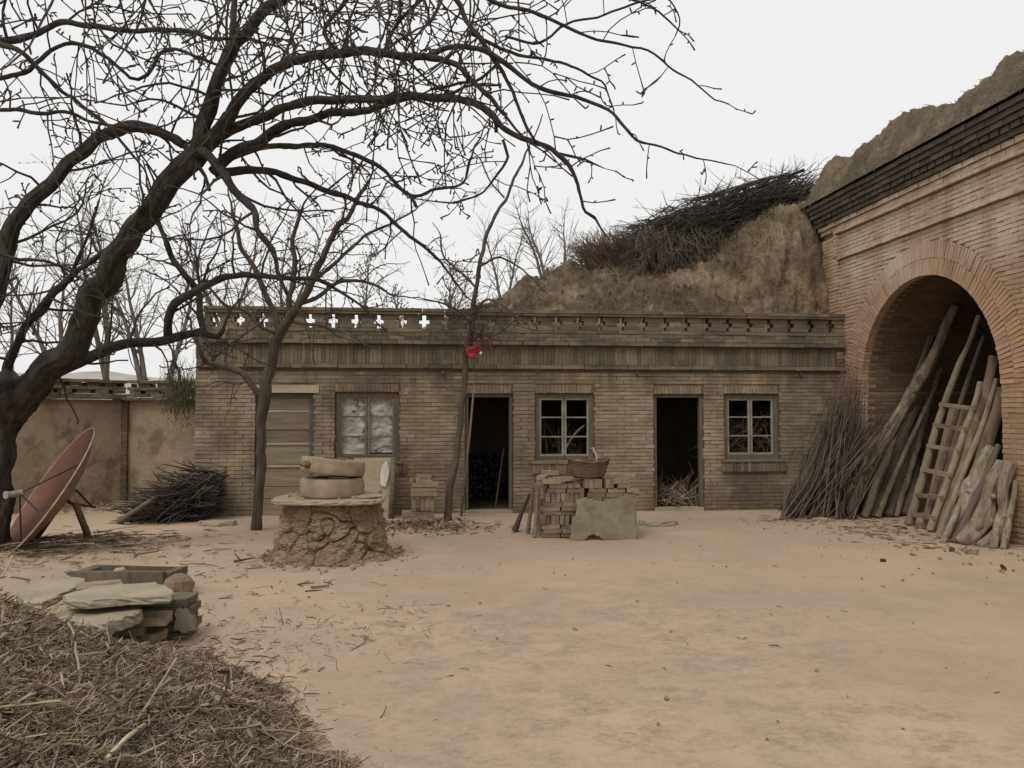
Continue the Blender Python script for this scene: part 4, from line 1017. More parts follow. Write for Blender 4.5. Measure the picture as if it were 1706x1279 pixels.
TL=[
 # main stem up to the hub
 ('limb',[(10,690,70,9.55),(40,655,72,9.45),(78,622,60,9.3),(110,588,54,9.2),(138,540,48,9.1),(163,490,46,9.0),(195,430,44,8.9),(228,382,44,8.8),(268,332,44,8.7),(310,286,46,8.6),(336,250,42,8.5)],20),
 ('limb',[(330,262,34,8.5),(344,212,30,8.4),(352,165,26,8.3),(372,110,25,8.2),(398,66,24,8.1),(440,22,22,8.0),(480,-12,20,7.9),(560,-80,14,7.7)],14),
 ('limb',[(352,170,18,8.35),(372,120,15,8.3),(388,66,13,8.3),(391,10,12,8.3),(398,-60,9,8.2)],10),
 ('limb',[(340,250,30,8.5),(368,212,26,8.3),(395,172,23,8.1),(425,138,21,7.9),(470,108,20,7.7),(520,92,18,7.5),(590,86,17,7.3),(640,87,16,7.2),(690,92,15,7.1),(725,97,13,7.0),(758,112,11,6.9),(800,150,9,6.8),(840,190,8,6.7)],12),
 ('limb',[(716,96,11,7.05),(747,79,11,7.0),(796,82,11,6.9),(837,98,10,6.85),(878,131,9,6.8),(911,148,8.5,6.75),(960,162,7.5,6.7),(1018,193,6.5,6.65),(1063,230,5.5,6.6),(1104,246,4.5,6.6),(1150,262,3.5,6.6),(1225,276,2,6.6)],8),
 ('limb',[(345,245,26,8.5),(385,216,22,8.4),(430,196,20,8.3),(480,174,19,8.2),(550,168,17,8.0),(632,166,15,7.9),(700,162,15,7.8),(747,162,15,7.7),(804,180,14,7.6),(837,211,12,7.5),(887,234,10,7.4),(928,256,9,7.3),(958,294,7.5,7.3),(968,325,6.5,7.3),(980,352,6,7.3),(994,361,6,7.3)],12),
 ('limb',[(352,286,24,8.55),(390,256,22,8.6),(425,234,20,8.7),(480,208,18,8.7),(550,190,16,8.6),(620,180,14,8.4),(680,166,12,8.2),(740,160,10,8.0)],10),
 ('limb',[(358,288,18,8.6),(400,284,16,8.7),(450,290,14,8.8),(503,299,13,8.8),(549,320,11,8.8),(603,337,9,8.8),(640,352,8,8.8),(685,394,7,8.8),(726,427,6,8.8),(755,464,4.5,8.8),(788,500,2.5,8.8)],8),
 ('limb',[(385,262,13,8.6),(430,246,12,8.6),(490,242,11,8.5),(545,240,10,8.4),(583,254,9,8.3),(632,275,8,8.2),(657,304,7,8.2),(694,326,6.5,8.2),(730,316,6,8.1),(767,302,5.5,8.0),(788,262,6,8.0)],8),
 ('limb',[(334,250,20,8.4),(372,284,17,8.2),(394,317,15,8.1),(416,345,14,8.0),(428,384,12,7.9),(455,415,11,7.9),(462,452,9,7.9),(478,492,6,7.9)],10),
 # left stem that arches to the hub
 ('limb',[(-45,640,44,8.9),(-28,560,40,8.9),(-5,480,36,8.9),(12,415,32,8.9),(30,368,30,8.85),(70,318,27,8.8),(118,266,25,8.75),(175,228,24,8.7),(230,209,22,8.6),(275,224,18,8.6),(310,246,16,8.55)],12),
 ('limb',[(-60,80,18,7.6),(0,68,15,7.6),(55,57,13,7.6),(100,39,12,7.6),(160,46,11,7.6),(215,53,10,7.6),(300,51,9,7.6),(360,62,8,7.6),(410,58,6,7.6),(470,80,4,7.5)],8),
 ('limb',[(-60,55,14,7),(0,72,12,7),(40,88,10,7),(90,140,8,7.1),(130,170,7,7.2),(180,215,6,7.3),(225,260,5,7.4)],8),
 ('limb',[(-20,130,9,7.8),(40,120,9,7.8),(85,85,8,7.8),(130,75,8,7.8),(175,92,7.5,7.8),(215,128,7,7.8),(240,122,7,7.8),(262,88,7,7.8),(290,78,6.5,7.8),(340,98,6,7.8),(372,112,5,7.8)],8),
 ('limb',[(-20,185,8,8),(30,184,8,8),(70,190,8,8),(110,186,7,8),(150,205,6,8),(195,210,6,8),(230,214,6,8)],7),
 # low limb from the fork with its bent side branch
 ('limb',[(60,640,34,9.5),(95,618,28,9.6),(130,602,24,9.7),(170,582,21,9.8),(210,572,19,9.9),(250,568,18,10),(290,560,17,10.1),(330,556,16,10.2),(362,560,12,10.2),(372,548,9,10.2)],12),
 ('limb',[(284,560,16,10.1),(281,540,16,10.0),(280,522,16,9.95),(292,506,16,9.9),(316,488,16,9.8),(340,474,15,9.7),(372,463,13,9.6),(410,459,12,9.5),(450,462,10,9.4),(495,463,9,9.3),(530,467,8.5,9.3),(557,481,8,9.3)],10),
 ('limb',[(338,560,14,10.2),(334,520,13,10.2),(327,488,13,10.2),(306,456,12,10.1),(287,432,11,10.1),(276,400,10,10.0),(262,370,8,10),(250,330,6,10)],9),
 ('limb',[(0,680,26,9.5),(8,640,20,9.45),(15,600,17,9.4),(34,565,15,9.3),(52,530,14,9.2),(88,488,13,9.1),(120,458,11,9.0),(165,424,10,8.9),(200,398,8,8.8),(225,375,7,8.7)],9),
 ('limb',[(55,530,11,9.2),(78,512,11,9.2),(98,478,10,9.2),(118,455,8,9.1),(130,420,6,9),(150,380,5,9),(165,330,4,9)],8),
 ('limb',[(-10,420,8,8),(30,432,7,8.1),(80,440,6,8.2),(120,455,5,8.3),(160,480,4,8.4)],7),
 # branches of the upper right
 ('limb',[(640,-60,12,7.2),(700,-15,11,7.1),(755,0,11,7.0),(772,33,10,7.0),(804,70,9,6.95),(833,111,8,6.9),(854,164,7,6.9),(878,213,6,6.9),(900,240,4,6.9)],8),
 ('limb',[(740,-50,9,6.4),(790,-12,9,6.4),(837,10,8,6.4),(890,20,7.5,6.4),(952,47,6.5,6.4),(993,68,5.5,6.4),(1042,76,5,6.4),(1088,88,4.5,6.4),(1116,111,4,6.4),(1153,133,3.5,6.4),(1190,164,3,6.4),(1215,176,2.5,6.4)],8),
 ('limb',[(780,55,7,7),(845,82,7,7),(903,100,6,7),(960,113,5,7),(1005,137,4,7),(1016,164,3,7),(1024,185,2.5,7)],7),
 ('limb',[(840,60,6,6.6),(900,72,5.5,6.6),(945,40,5,6.6),(1010,24,4.5,6.6),(1060,4,4,6.6),(1110,-6,3,6.6),(1130,30,3,6.6),(1124,60,2.5,6.6)],7),
 ('limb',[(880,-60,8,6.2),(960,-30,6,6.2),(1040,-5,5,6.2),(1095,15,4,6.2),(1130,45,3,6.2)],7),
 ('limb',[(560,88,9,7.4),(540,55,8,7.3),(560,20,8,7.3),(600,-20,7,7.2)],7),
 ('limb',[(640,87,8,7.2),(655,50,8,7.2),(690,10,7,7.1),(730,-30,6,7.1)],7),
 ('limb',[(832,100,5,6.8),(800,130,6,6.9),(765,140,6,7),(720,150,6,7.2)],6),
 ('limb',[(925,256,5,7.3),(955,262,5,7.3),(985,270,4.5,7.3),(1008,279,1.5,7.3)],7),
 ('limb',[(835,232,6,7.5),(846,262,6,7.5),(833,290,5,7.5),(815,312,4,7.5),(785,330,4,7.5),(755,338,5,7.5)],7),
]
tw=MB(); seg_l=[]
for nm,p,n_ in TL:
    seg_l.append(limb(t1,nm,p,'bark_dark',n=n_))
for i,(P_,R_) in enumerate(seg_l):
    right=P_[-1].x>1.2
    big=R_[0]>.05
    sprout(tw,P_,R_,rnd,.24 if not right else .30,(.5,1.5) if not right else (.25,.65),lev=2 if right else 3,start=.35 if i==0 else .10,grav=-.012 if right else -.004,up=.1,rmax=.016 if not right else .007,kid=.33 if not right else .3,spur=.5,seg=.13 if not right else .1,wob=.34)
# cut stubs on the limbs
for i in (3,5,6,8,10,1):
    P_,R_=seg_l[i]; k=rnd.randrange(len(P_)//3,len(P_)-3); d=rot_dir((P_[k+1]-P_[k]).normalized(),1.1,rnd); tw.tube([P_[k],P_[k]+d*.08,P_[k]+d*.14],[.02,.016,.02],6)
# long loose shoots hanging in from limbs above the picture
for k in range(44):
    x=rnd.uniform(-60,860); y=rnd.uniform(-110,-20); Y=rnd.uniform(5.6,8.8)
    p=W(x,y,Y); grow(tw,p,V((rnd.uniform(-.5,.5),rnd.uniform(-.3,.3),-1)),rnd.uniform(.8,1.9),rnd.uniform(.007,.013),2,rnd,seg=.13,wob=.27,kid=.34)
tw.build('twigs','twig_dark',t1,kind='stuff')
# ---- slim forked tree before the first door
t2=thing('forked_tree','slim dark forked tree standing in front of the plank door','tree',(-2.32,11.7,0))
limb(t2,'trunk',[(428,884,24,11.7),(431,860,20,11.7),(432,800,19,11.7),(434,740,19,11.7),(437,690,20,11.7),(441,655,24,11.7),(452,610,20,11.65),(462,570,19,11.6),(476,540,19,11.5),(494,512,17,11.4),(515,478,15,11.3),(535,430,13,11.2),(560,385,11,11.1),(590,345,9,11),(610,310,7,11)],'bark_mid',n=12)
tw=MB(); L2=[]
for p in ([(438,662,16,11.7),(420,640,14,11.7),(400,622,13,11.7),(375,608,12,11.7),(350,603,11,11.7),(335,590,9,11.6),(322,560,7,11.5)],
          [(352,602,6,11.7),(375,580,5,11.6),(400,560,5,11.5),(430,540,4,11.4),(450,520,3,11.3)],
          [(466,560,13,11.6),(455,520,12,11.6),(438,480,11,11.6),(420,440,10,11.6),(398,400,8,11.6),(385,350,6,11.6)],
          [(478,536,12,11.5),(484,490,11,11.4),(492,440,10,11.3),(488,400,8,11.2),(500,350,6,11.1)],
          [(500,505,9,11.4),(530,490,8,11.4),(570,470,7,11.4),(610,470,6,11.4),(650,490,4,11.4)],
          [(520,470,8,11.3),(560,440,7,11.4),(600,400,6,11.5),(640,380,5,11.5),(690,350,4,11.5)],
          [(470,556,9,11.6),(440,548,8,11.5),(410,520,7,11.5),(380,510,6,11.5),(350,480,5,11.5)],
          [(480,535,7,11.5),(520,540,6,11.4),(560,548,5,11.4),(590,560,4,11.3),(610,575,3,11.3)]):
    L2.append(limb(t2,'branch',p,'bark_mid',n=8))
for P_,R_ in L2: sprout(tw,P_,R_,rnd,.10,(.35,1.1),lev=3,start=.2,up=.2,rmax=.010,kid=.4,knob=False,wob=.38)
P0=[W(515,478,11.3),W(560,385,11.1),W(610,310,11)]; P_,R_=resample(P0,[.05,.04,.03],.06); sprout(tw,P_,R_,rnd,.08,(.4,1.1),lev=3,start=.0,up=.2,rmax=.010,kid=.4,knob=False,wob=.38)
tw.build('twigs','twig_dark',t2,kind='stuff')
# ---- leaning thin tree by the middle door
t3=thing('leaning_tree','thin leaning tree with a tangle of fine twigs beside the middle doorway','tree',(.36,12.45,0))
limb(t3,'trunk',[(748,868,17,12.4),(750,840,14,12.4),(757,780,13,12.42),(765,720,13,12.45),(771,660,12,12.45),(775,610,12,12.4),(781,560,12,12.3),(789,520,11,12.2),(795,470,9,12.1),(803,420,8,12),(818,372,7,12),(842,330,6,12),(862,285,5,12),(885,235,3.5,12),(905,190,2,12)],'bark_mid',n=10)
tw=MB(); L3=[]
for p in ([(789,520,6,12.2),(810,500,5,12.1),(840,510,4,12),(870,535,3,11.9)],[(786,535,6,12.2),(765,515,5,12.2),(740,505,4,12.1),(715,500,3,12)],[(795,480,5,12.1),(770,455,5,12.2),(740,430,4,12.3),(735,390,3,12.3)],
          [(800,440,5,12),(835,430,4,12),(870,450,3,12),(900,480,2,12)],[(783,550,4,12.2),(815,560,4,12.1),(845,545,3,12),(868,520,2,12)],[(842,330,4,12),(815,300,3,12),(800,262,3,12)],[(778,580,4,12.3),(800,560,3,12.2),(830,555,2,12.1)]):
    L3.append(limb(t3,'branch',p,'bark_mid',n=6))
for P_,R_ in L3: sprout(tw,P_,R_,rnd,.08,(.25,.75),lev=3,start=.1,up=.1,rmax=.007,kid=.42,seg=.07,knob=False,minL=.1)
for k in range(70):
    p=W(rnd.uniform(778,800),rnd.uniform(495,560),12.2); grow(tw,p,rv()+V((.15,0,-.1)),rnd.uniform(.25,.6),.004,2,rnd,seg=.07,wob=.5,grav=-.03,knob=False,kid=.4,minL=.1)
tw.build('twigs','twig_red',t3,kind='stuff')
# thin pole leaning beside it, at the door jamb
m=MB(); m.tube([W(768,862,12.9),W(783,720,13.05),W(790,640,13.1)],[.022,.02,.016],6); tag(m.build('pole','weathered_wood',smooth=True),'thin pole leaning on the wall between the thin tree and middle doorway','pole')
# red cloth tied on it
m=MB()
def rc(u,v):
    x=777+23*u; y=575+21*v*(1-.35*abs(u-.5)*2)+3*math.sin(u*5)
    p=W(x,y,12.25); n_=noise.fractal(V((u*3,v*3,2)),.8,2,3); return p+V((0,-.03-.05*n_-.03*math.sin(math.pi*u),0))
m.grid(rc,18,14); o=m.build('red_rag','red_cloth',smooth=True); tag(o,'bright red rag tied to the stem of the thin leaning tree','rag')
md=o.modifiers.new('thick','SOLIDIFY'); md.thickness=.006
m=MB(); q=W(801,588,12.15); m.box(q,(.035,.02,.035),Matrix.Rotation(.7,3,'Y'),j=.006); pch=m.build('tassel','white_paint',o)
pch.location=(0,0,0); pch.data.transform(Matrix.Translation(-o.location)) if pch.data.vertices[0].co.z>1.5 else None
# ---- bare trees in the distance
def bg_tree(px,base_py,top_py,Y,seed,label,matn='far_bark',bud=None,nst=1,spread=.5,dens=.5,zb=None,group='bare trees beyond the yard'):
    r=random.Random(seed); b=W(px,base_py,Y); tp=W(px,top_py,Y); H=tp.z-b.z
    t=thing('bare_tree',label,'tree',b,group)
    mt=MB(); mw=MB(); mbud=MB()
    sc=Y/30
    for s in range(nst):
        d=V((r.uniform(-.25,.25)*(1+spread*(nst>1)),r.uniform(-.2,.2),1)).normalized(); p=b+V((r.uniform(-.25,.25)*(nst-1)*sc,0,-.3)); pts=[p]; n=9
        for i in range(n): d=(d+V((r.uniform(-.16,.16),r.uniform(-.16,.16),.05))).normalized(); p=p+d*H*.85/n; pts.append(p)
        r0=.010*H+.03*sc; mt.tube(pts,[r0*(1-.88*i/n) for i in range(n+1)],6)
        for i in range(2,n+1):
            for k in range(3):
                dd=rot_dir((pts[i]-pts[i-1]).normalized(),math.radians(r.uniform(25,60)),r)+V((0,0,.15))
                grow(mw,pts[i],dd,H*r.uniform(.2,.42)*(1.15-i/n*.6),r0*.34*(1-.6*i/n),3,r,seg=.34*sc,wob=.24,grav=.01,spur=0,kid=dens,minL=.35*sc,sides=3,knob=False,ang=(20,50),kl=(.4,.8))
    mt.build('trunk',matn,t,smooth=True); mw.build('twigs',matn,t,kind='stuff')
    if bud:
        vs=mw.v
        for k in range(1500):
            q=V(vs[r.randrange(len(vs))]); s=.02*sc; mbud.box(q+V((r.uniform(-s,s),r.uniform(-s,s),r.uniform(-s,s))),(s,s,s*1.4),None,j=s*.3)
        mbud.build('buds',bud,t,kind='stuff')
bg_tree(905,470,272,26,1,'pale bare tree with several upright stems on the slope left of the red shrub',nst=2,spread=.4)
bg_tree(938,462,290,27,2,'second pale bare tree close to the red shrub on the slope',nst=1)
bg_tree(840,500,330,26,3,'thin bare tree standing low on the slope behind the leaning tree',nst=2)
bg_tree(665,560,455,28,4,'small yellow-green budding bush-like tree behind the parapet','far_bark','bud_green',3,.9)
bg_tree(585,570,380,30,5,'bare tree with a few green buds behind the middle of the parapet','far_bark','bud_green',1)
bg_tree(478,570,330,30,6,'dense bare tree behind the parapet near the forked tree','far_bark','bud_green',2)
bg_tree(385,600,300,26,7,'tall bare tree behind the left end of the parapet','far_bark',None,2)
bg_tree(262,640,290,22,8,'bare tree with pale stems just beyond the courtyard wall near the corner','far_bark','bud_green',3)
bg_tree(185,640,250,24,9,'bare tree beyond the middle of the courtyard wall','far_bark','bud_green',2)
bg_tree(95,640,300,22,10,'bare tree beyond the left courtyard wall between the two big stems','far_bark',None,2)
bg_tree(20,640,380,26,11,'bare tree beyond the courtyard wall at the left edge','far_bark',None,1)
bg_tree(745,540,420,30,12,'low bare tree right behind the parapet left of the slope','far_bark','bud_green',3,.8)
# ---- plants along the wall and on the bank
def clump(name,label,cat,matn,n,pf,df,lr,rr_,kind=None,**kw):
    m=MB(); brush(m,n,pf,df,lr,rr_,**kw); return tag(m.build(name,matn),label,cat,kind=kind)
c0=W(303,680,15.0)
m=MB(); brush(m,420,lambda:V((c0.x+random.gauss(0,.14),14.9+random.uniform(-.2,.3),1.9+random.gauss(0,.22))),lambda:V((random.uniform(-.6,.6),random.uniform(-.4,.2),1)),(.15,.45),(.003,.006))
for k in range(180):
    s=random.uniform(.01,.03); m.box((c0.x+random.gauss(0,.15),14.85+random.uniform(-.25,.3),1.88+random.gauss(0,.2)),(s,s*.3,s),Euler(rv(3)).to_matrix())
tag(m.build('shrub','green_leaf'),'small green shrub growing on the courtyard wall beside the outbuilding corner','shrub')
def on_hill(x,s_):
    y=13.6+s_*2.7; 
    u=(x+.6)/15; v=math.sqrt(max(0,(y-13.5)/14)); return hill(u,v)
m=MB()
for k in range(6500):
    x=random.uniform(.2,7.4)+random.random()*1.0; s_=random.uniform(.15,1.5)
    if noise.noise(V((x*.9,s_*2,5)))<-.05+.15*(s_<.75) and x<6.0: continue
    p=on_hill(x,s_); d=V((random.uniform(-.5,.5),random.uniform(-.8,0),random.uniform(.2,1) if random.random()<.6 else -.5))
    l=random.uniform(.05,.2); m.tube([p,p+d*l*.5,p+d*l+V((0,0,-l*.2))],[.005,.004,.0015],3,cap=False)
for k in range(420):
    x=random.uniform(.2,7.6); s_=random.uniform(.1,1.1); p=on_hill(x,s_); sc=random.uniform(.5,1.3)
    for q in range(14):
        d=V((random.uniform(-.6,.6),random.uniform(-1,-.1),random.uniform(-.3,1))); l=random.uniform(.08,.22)*sc
        pp=p+rv(.05*sc); m.tube([pp,pp+d*l*.5,pp+d*l+V((0,0,-l*.5))],[.006,.004,.0015],3,cap=False)
m.build('grass','dry_grass',kind='stuff'); bpy.data.objects['grass']['label']='dry grass growing over the loess bank behind the outbuilding'; bpy.data.objects['grass']['category']='grass'
m=MB()
for k in range(2600):
    u=random.random()**1.3*.35; v=random.uniform(.35,.98); p=mound(u,v); d=V((random.uniform(-1,.2),random.uniform(-.5,.5),random.uniform(-.5,.6)))
    l=random.uniform(.02,.08)*(1+ (random.random()<.01)*2); m.tube([p,p+d*l*.5,p+d*l+V((0,0,-l*.1))],[.005,.004,.0015],3,cap=False)
tag(m.build('grass','dry_grass'),'dry grass growing on the earth roof above the dark cornice','grass',kind='stuff')
# hanging dry plants at the corner of bank and dwelling
m=MB()
for k in range(1500):
    px=random.gauss(1352,24); py=random.uniform(338,470)
    if px>1385: continue
    q=W(px,py,14.3+random.uniform(-.25,.35)); d=V((random.uniform(-.6,.25),random.uniform(-.5,0),random.uniform(-1,.35)))
    l=random.uniform(.08,.3); m.tube([q,q+d*l*.5+V((0,0,.02)),q+d*l+V((0,0,-l*.3))],[.005,.004,.0015],3,cap=False)
tag(m.build('hanging_grass','dry_grass'),'tangle of dry grass hanging between the bank and the end of the cornice','grass',kind='stuff')
# reddish shrub on the bank
m=MB(); r=random.Random(3)
for k in range(1300):
    px=r.uniform(985,1160); q=W(px,446+r.uniform(-6,6)-.08*(px-985),16.2+r.uniform(-.4,.6)); side=(px-1060)/75
    grow(m,q,V((side*.7+r.uniform(-.35,.25)-.2,r.uniform(-.4,.4),1)),r.uniform(.35,.85),.007,2,r,seg=.13,wob=.2,spur=0,kid=.5,knob=False,ang=(20,50),minL=.12)
tag(m.build('shrub','brush_red'),'reddish dense bare shrub at the left end of the brushwood pile on the bank','shrub')
# pile of black brushwood on the bank
m=MB(); r=random.Random(4)
def bc():
    t_=r.random(); px=1070+t_*265; cy=409-t_*82; h=31+12*math.sin(t_*math.pi)+10*max(0,.6-t_); 
    return W(px,cy+max(-1.1,min(1.3,r.gauss(.1,.5)))*h,16.1+r.uniform(-.7,.7)-.5*t_)
st_=random.getstate(); 
brush(m,4600,bc,lambda:random.choice((1,-1))*V((1,random.uniform(-.5,.5),.34+random.uniform(-.4,.4))),(.35,.9),(.006,.016),seg=5,bend=.32,fork=.8)
brush(m,180,lambda:W(random.uniform(1090,1340),random.uniform(330,395)-(0),15.9),lambda:V((random.uniform(.2,1),random.uniform(-.3,.3),random.uniform(.1,.8))),(.5,1.3),(.004,.009),seg=5,bend=.25,fork=.9) if False else None
for k in range(22):
    t_=r.random(); px=1150+t_*195; py=372-t_*70; q=W(px,py,15.9+r.uniform(-.4,.3)); grow(m,q,V((r.uniform(-.2,1),r.uniform(-.3,.3),r.uniform(.2,1))),r.uniform(.4,.9),.008,2,r,seg=.14,wob=.25,spur=0,kid=.4,knob=False,ang=(20,50),minL=.15)
for k in range(6):
    a=W(1150+k*22,335-k*4,15.8); b=W(1275+k*13,300-k*3+r.uniform(-4,6),15.7); P_,R_=resample([a,a.lerp(b,.5)+rv(.06),b],[.03,.03,.035],.1); m.tube(P_,R_,6,ns=.2)
tag(m.build('brushwood_pile','brush_black'),'big black pile of cut brushwood lying on top of the bank','brushwood',kind='stuff')
m=MB()
for k in range(650):
    px=r.uniform(1065,1265); q=W(px,r.uniform(375,420),15.4+r.uniform(-.3,.2)); grow(m,q,V((r.uniform(-.8,.3),-.35,-r.uniform(.3,1))),r.uniform(.3,.85),.006,2,r,seg=.12,wob=.22,spur=0,kid=.4,knob=False,ang=(20,50),minL=.12)
tag(m.build('hanging_branches','dark_twigs'),'grey branches hanging down the bank below the black brushwood pile','branches',kind='stuff')

# ================================================================ TWIG HEAP IN THE FOREGROUND
HT=[(-9,-.3),(-.6,-.16),(0,-.01),(.15,.07),(.4,.14),(.8,.24),(1.0,.33),(1.25,.45),(1.5,.60),(1.8,.70),(2.2,.73),(9,.73)]
def heap_z(x,y):
    # the heap falls to an edge that runs obliquely across the yard
    e=.14*noise.noise(V((x*1.3,y*1.3,7)))+.07*noise.noise(V((x*4,y*4,3)))
    d=-.84-(x+.5*(y-4.6))+e; h=-.1
    for (a,za),(b,zb) in zip(HT,HT[1:]):
        if a<=d<=b: h=za+(zb-za)*(d-a)/(b-a)
    t=max(0,min(1,(y-4.95-e)/.95)); t=t*t*(3-2*t)
    h=h*(1-t)-.07*t
    return h+.03*noise.noise(V((x*2.6,y*2.6,0)))+.022*noise.noise(V((x*8,y*8,0)))
m=MB(); m.grid(lambda u,v:V((-5+u*5.2,1.0+v*6.2,heap_z(-5+u*5.2,1.0+v*6.2)-.012)),150,150)
tag(m.build('heap_core','mound_earth',smooth=True),'dark chaff and soil under the twig heap in the foreground','chaff',kind='stuff')
m=MB(); ml=MB(); mp=MB(); n=0; R5=random.Random(8)
while n<52000:
    x=R5.uniform(-4.2,0.1); y=R5.uniform(1.6,7.0); h=heap_z(x,y)
    if h<-.035 and (h<-.16 or R5.random()>.06*math.exp((h+.035)*30)): continue
    h=max(h,.0)
    if h<.02 and R5.random()<.45: continue
    px,py,f=pix(V((x,y,h)))
    if f<.6 or px<-60 or py>1400: continue
    n+=1
    L_=min(.26,.018+R5.expovariate(1/.04)); r_=R5.uniform(.0011,.0026)*(1+L_*5); a=R5.uniform(0,6.283); el=R5.gauss(.12,.38)
    d=V((math.cos(a)*math.cos(el),math.sin(a)*math.cos(el),math.sin(el))); p=V((x,y,h+R5.uniform(-.004,.03)))
    b=V((R5.uniform(-.2,.2),R5.uniform(-.2,.2),R5.uniform(-.15,.2)))*L_
    m.tube([p-d*L_*.5,p+b*.6,p+d*L_*.5],[r_,r_*.9,r_*.55],3,cap=False)
for k in range(70):
    x=R5.uniform(-3.6,-.6); y=R5.uniform(2.0,4.7); h=heap_z(x,y)
    if h<.04: continue
    grow(m,V((x,y,h+.02)),V((R5.uniform(-1,1),R5.uniform(-1,1),R5.uniform(-.1,.08))),R5.uniform(.2,.55),R5.uniform(.0035,.0065),1,R5,seg=.06,wob=.22,grav=-.03,spur=.4,kid=.25,minL=.08,sides=5)
tag(m.build('twig_heap','mound_twigs'),'large heap of dry broken twigs filling the lower left foreground','twig heap',kind='stuff')
for k in range(600):
    x=R5.uniform(-3.8,-.3); y=R5.uniform(1.9,6.4); h=heap_z(x,y)
    if h<.0: continue
    c=V((x,y,h+R5.uniform(.005,.03))); s=R5.uniform(.012,.045); Rm=Euler((R5.uniform(-1,1),R5.uniform(-1,1),R5.uniform(0,6))).to_matrix()
    pts=[V((-s,0,0)),V((-s*.3,s*.45,s*.2)),V((s*.5,s*.38,s*.1)),V((s,0,-.1*s)),V((s*.4,-s*.42,s*.25)),V((-s*.4,-s*.4,s*.1))]
    ml.quad([c+Rm@p for p in pts])
tag(ml.build('dry_leaves','dry_leaf'),'curled dry leaves scattered over the twig heap','leaves',kind='stuff')
for k in range(170):
    x=R5.uniform(-3.6,-.4); y=R5.uniform(2.0,6.0); h=heap_z(x,y)
    if h<.02: continue
    L_=R5.uniform(.02,.09); a=R5.uniform(0,6.28); d=V((math.cos(a),math.sin(a),R5.uniform(-.2,.4))); p=V((x,y,h+.03)); mp.tube([p,p+d*L_],[.0017,.0012],3)
tag(mp.build('straw_bits','pale_straw'),'short pale straw bits lying on the twig heap','straw',kind='stuff')
def hp(px,py):
    # point where the view ray meets the heap
    r_=ray(px,py); o_=V((0,0,CAMZ)); t_=1.0
    while t_<12:
        q=o_+r_*t_
        if q.z<=max(heap_z(q.x,q.y),0): return q
        t_+=.01
    return q
a=hp(178,1277); b=hp(240,1223); m=MB(); m.tube([a+V((0,0,.03)),a.lerp(b,.5)+V((0,0,.045)),b+V((0,0,.04))],[.0085,.0095,.009],8)
tag(m.build('yellow_stalk','pale_straw',smooth=True),'thick pale yellow stalk lying on the front of the twig heap','stalk')
for pxs,w_,lab in (([(205,1175),(250,1140),(300,1112),(318,1110)],.011,'long grey crooked branch lying across the middle of the twig heap'),([(365,1125),(395,1120),(415,1118)],.010,'short dark branch poking out at the right top edge of the twig heap'),([(480,1262),(520,1250),(543,1236)],.008,'thin dark branch sticking out towards the yard at the heap corner'),([(400,1205),(410,1222),(420,1238)],.005,'thin pale peeled twig on the right flank of the heap')):
    pts=[hp(*q)+V((0,0,.03)) for q in pxs]; P_,R_=resample(pts,[w_]*(len(pts)-1)+[w_*.5],.03); P_=[p+rv(.004) for p in P_]; m=MB(); m.tube(P_,R_,6,ns=.15); tag(m.build('branch','mound_twigs' if 'pale' not in lab else 'pale_straw',smooth=True),lab,'branch')
# ---- litter on the ground
m=MB(); R6=random.Random(12)
def litter(m,n,xf_,lr,rr_,hmax=.01,**k):
    for i in range(n):
        x,y=xf_(); L_=R6.uniform(*lr); a=R6.uniform(0,6.28); d=V((math.cos(a),math.sin(a),0)); z=gz(x,y)+R6.uniform(.002,hmax); r_=R6.uniform(*rr_)
        p=V((x,y,z)); m.tube([p-d*L_*.5,p+V((R6.uniform(-.1,.1)*L_,R6.uniform(-.1,.1)*L_,.004)),p+d*L_*.5],[r_,r_,r_*.6],4)
litter(m,300,lambda:(R6.gauss(-2.6,1.0),R6.gauss(8.0,1.2)),(.02,.16),(.002,.006))
litter(m,900,lambda:(R6.gauss(-4.3,.8),R6.gauss(9.9,.6)),(.05,.3),(.003,.008),.09)
litter(m,350,lambda:(R6.gauss(.2,.5),R6.gauss(11.6,.4)),(.03,.2),(.002,.006),.03)
litter(m,150,lambda:(R6.uniform(-3,7),R6.uniform(4,12.5)),(.01,.08),(.0015,.004))
litter(m,260,lambda:(R6.gauss(6.3,.45),R6.gauss(10.6,1.0)),(.03,.2),(.003,.008))
litter(m,260,lambda:(R6.gauss(-1.45,.35),R6.gauss(5.4,.4)),(.02,.12),(.002,.005),.03)
litter(m,200,lambda:(R6.gauss(5.9,.5),R6.gauss(11.9,.15)),(.03,.2),(.003,.006))
litter(m,500,lambda:(R6.uniform(-6.5,-3.8),R6.gauss(14.6,.35)),(.05,.25),(.003,.008),.10)
tag(m.build('twig_litter','mound_twigs'),'broken twigs scattered on the beaten earth of the yard','litter',kind='stuff')
m=MB()
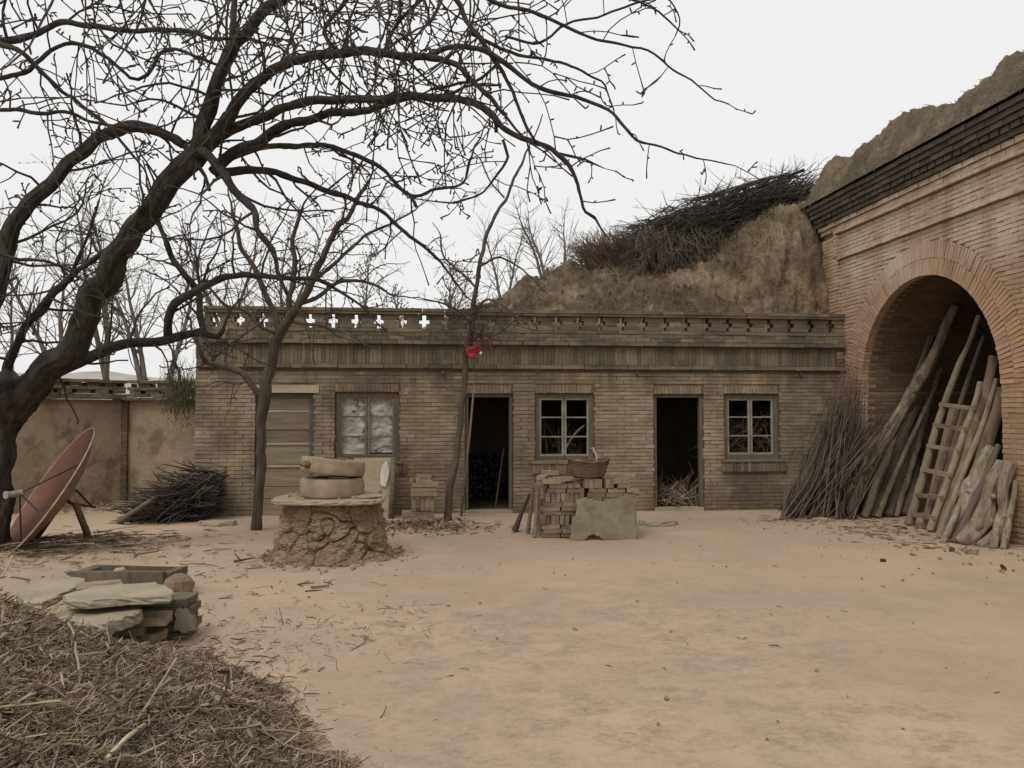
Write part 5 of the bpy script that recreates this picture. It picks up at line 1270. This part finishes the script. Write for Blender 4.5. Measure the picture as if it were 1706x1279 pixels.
for k in range(300):
    x=R6.uniform(-3,7); y=R6.uniform(3.2,12.6); s=abs(R6.gauss(0,.011))+.004
    if R6.random()<.35: x=R6.gauss(6.2,.6); y=R6.gauss(10,1.2); s*=1.6
    if x>7.05: continue
    m.box((x,y,gz(x,y)+s*.2),(s,s*.8,s*.6),Euler(rv(3)).to_matrix(),j=s*.15)
tag(m.build('pebbles','clay'),'small clods and pebbles scattered over the yard','pebbles',kind='stuff')
for k in range(3):
    x,y=((6.1,8.9),(5.9,7.8),(4.9,8.3))[k]; m=MB(); m.box((x,y,.02),(.06,.045,.03),Euler(rv(1)).to_matrix(),j=.008); tag(m.build('clod','mound_earth'),('dark clod nearest the root stack on the right of the yard','dark clod lying alone in the right foreground','dark clod in front of the archway towards the yard centre')[k],'clod')
m=MB(); mg=MB()
for k in range(520):
    x=R6.gauss(-.0,.38); y=R6.gauss(11.55,.28); h=gz(x,y)+R6.uniform(.0,.06); s=R6.uniform(.015,.05)
    c=V((x,y,h)); Rm=Euler((R6.uniform(-1,1),R6.uniform(-1,1),R6.uniform(0,6))).to_matrix()
    (mg if R6.random()<.3 else m).quad([c+Rm@p for p in (V((-s,0,0)),V((0,s*.5,s*.2)),V((s,0,0)),V((0,-s*.5,s*.15)))])
tag(m.build('leaf_litter','dry_leaf'),'low heap of dry leaves at the foot of the thin leaning tree','leaves',kind='stuff')
tag(mg.build('fallen_leaves','green_leaf'),'green leaves mixed into the leaf heap by the thin leaning tree','leaves',kind='stuff')
m=MB(); a=G(390,938)+V((0,0,.02)); m.tube([a,a+V((.08,-.06,.02)),a+V((.2,.02,.03))],[.012,.014,.006],6); m.tube([a+V((.08,-.06,.02)),a+V((.0,.02,.08))],[.01,.005],5)
tag(m.build('forked_twig','dark_stick',smooth=True),'small forked dark twig on bare earth left of the pedestal','twig')
m=MB(); a=G(518,981)+V((0,0,.015)); m.tube([a,a+V((.16,.05,.004))],[.012,.01],6); tag(m.build('stick','weathered_wood'),'short straight stick lying on the earth in front of the pedestal','stick')
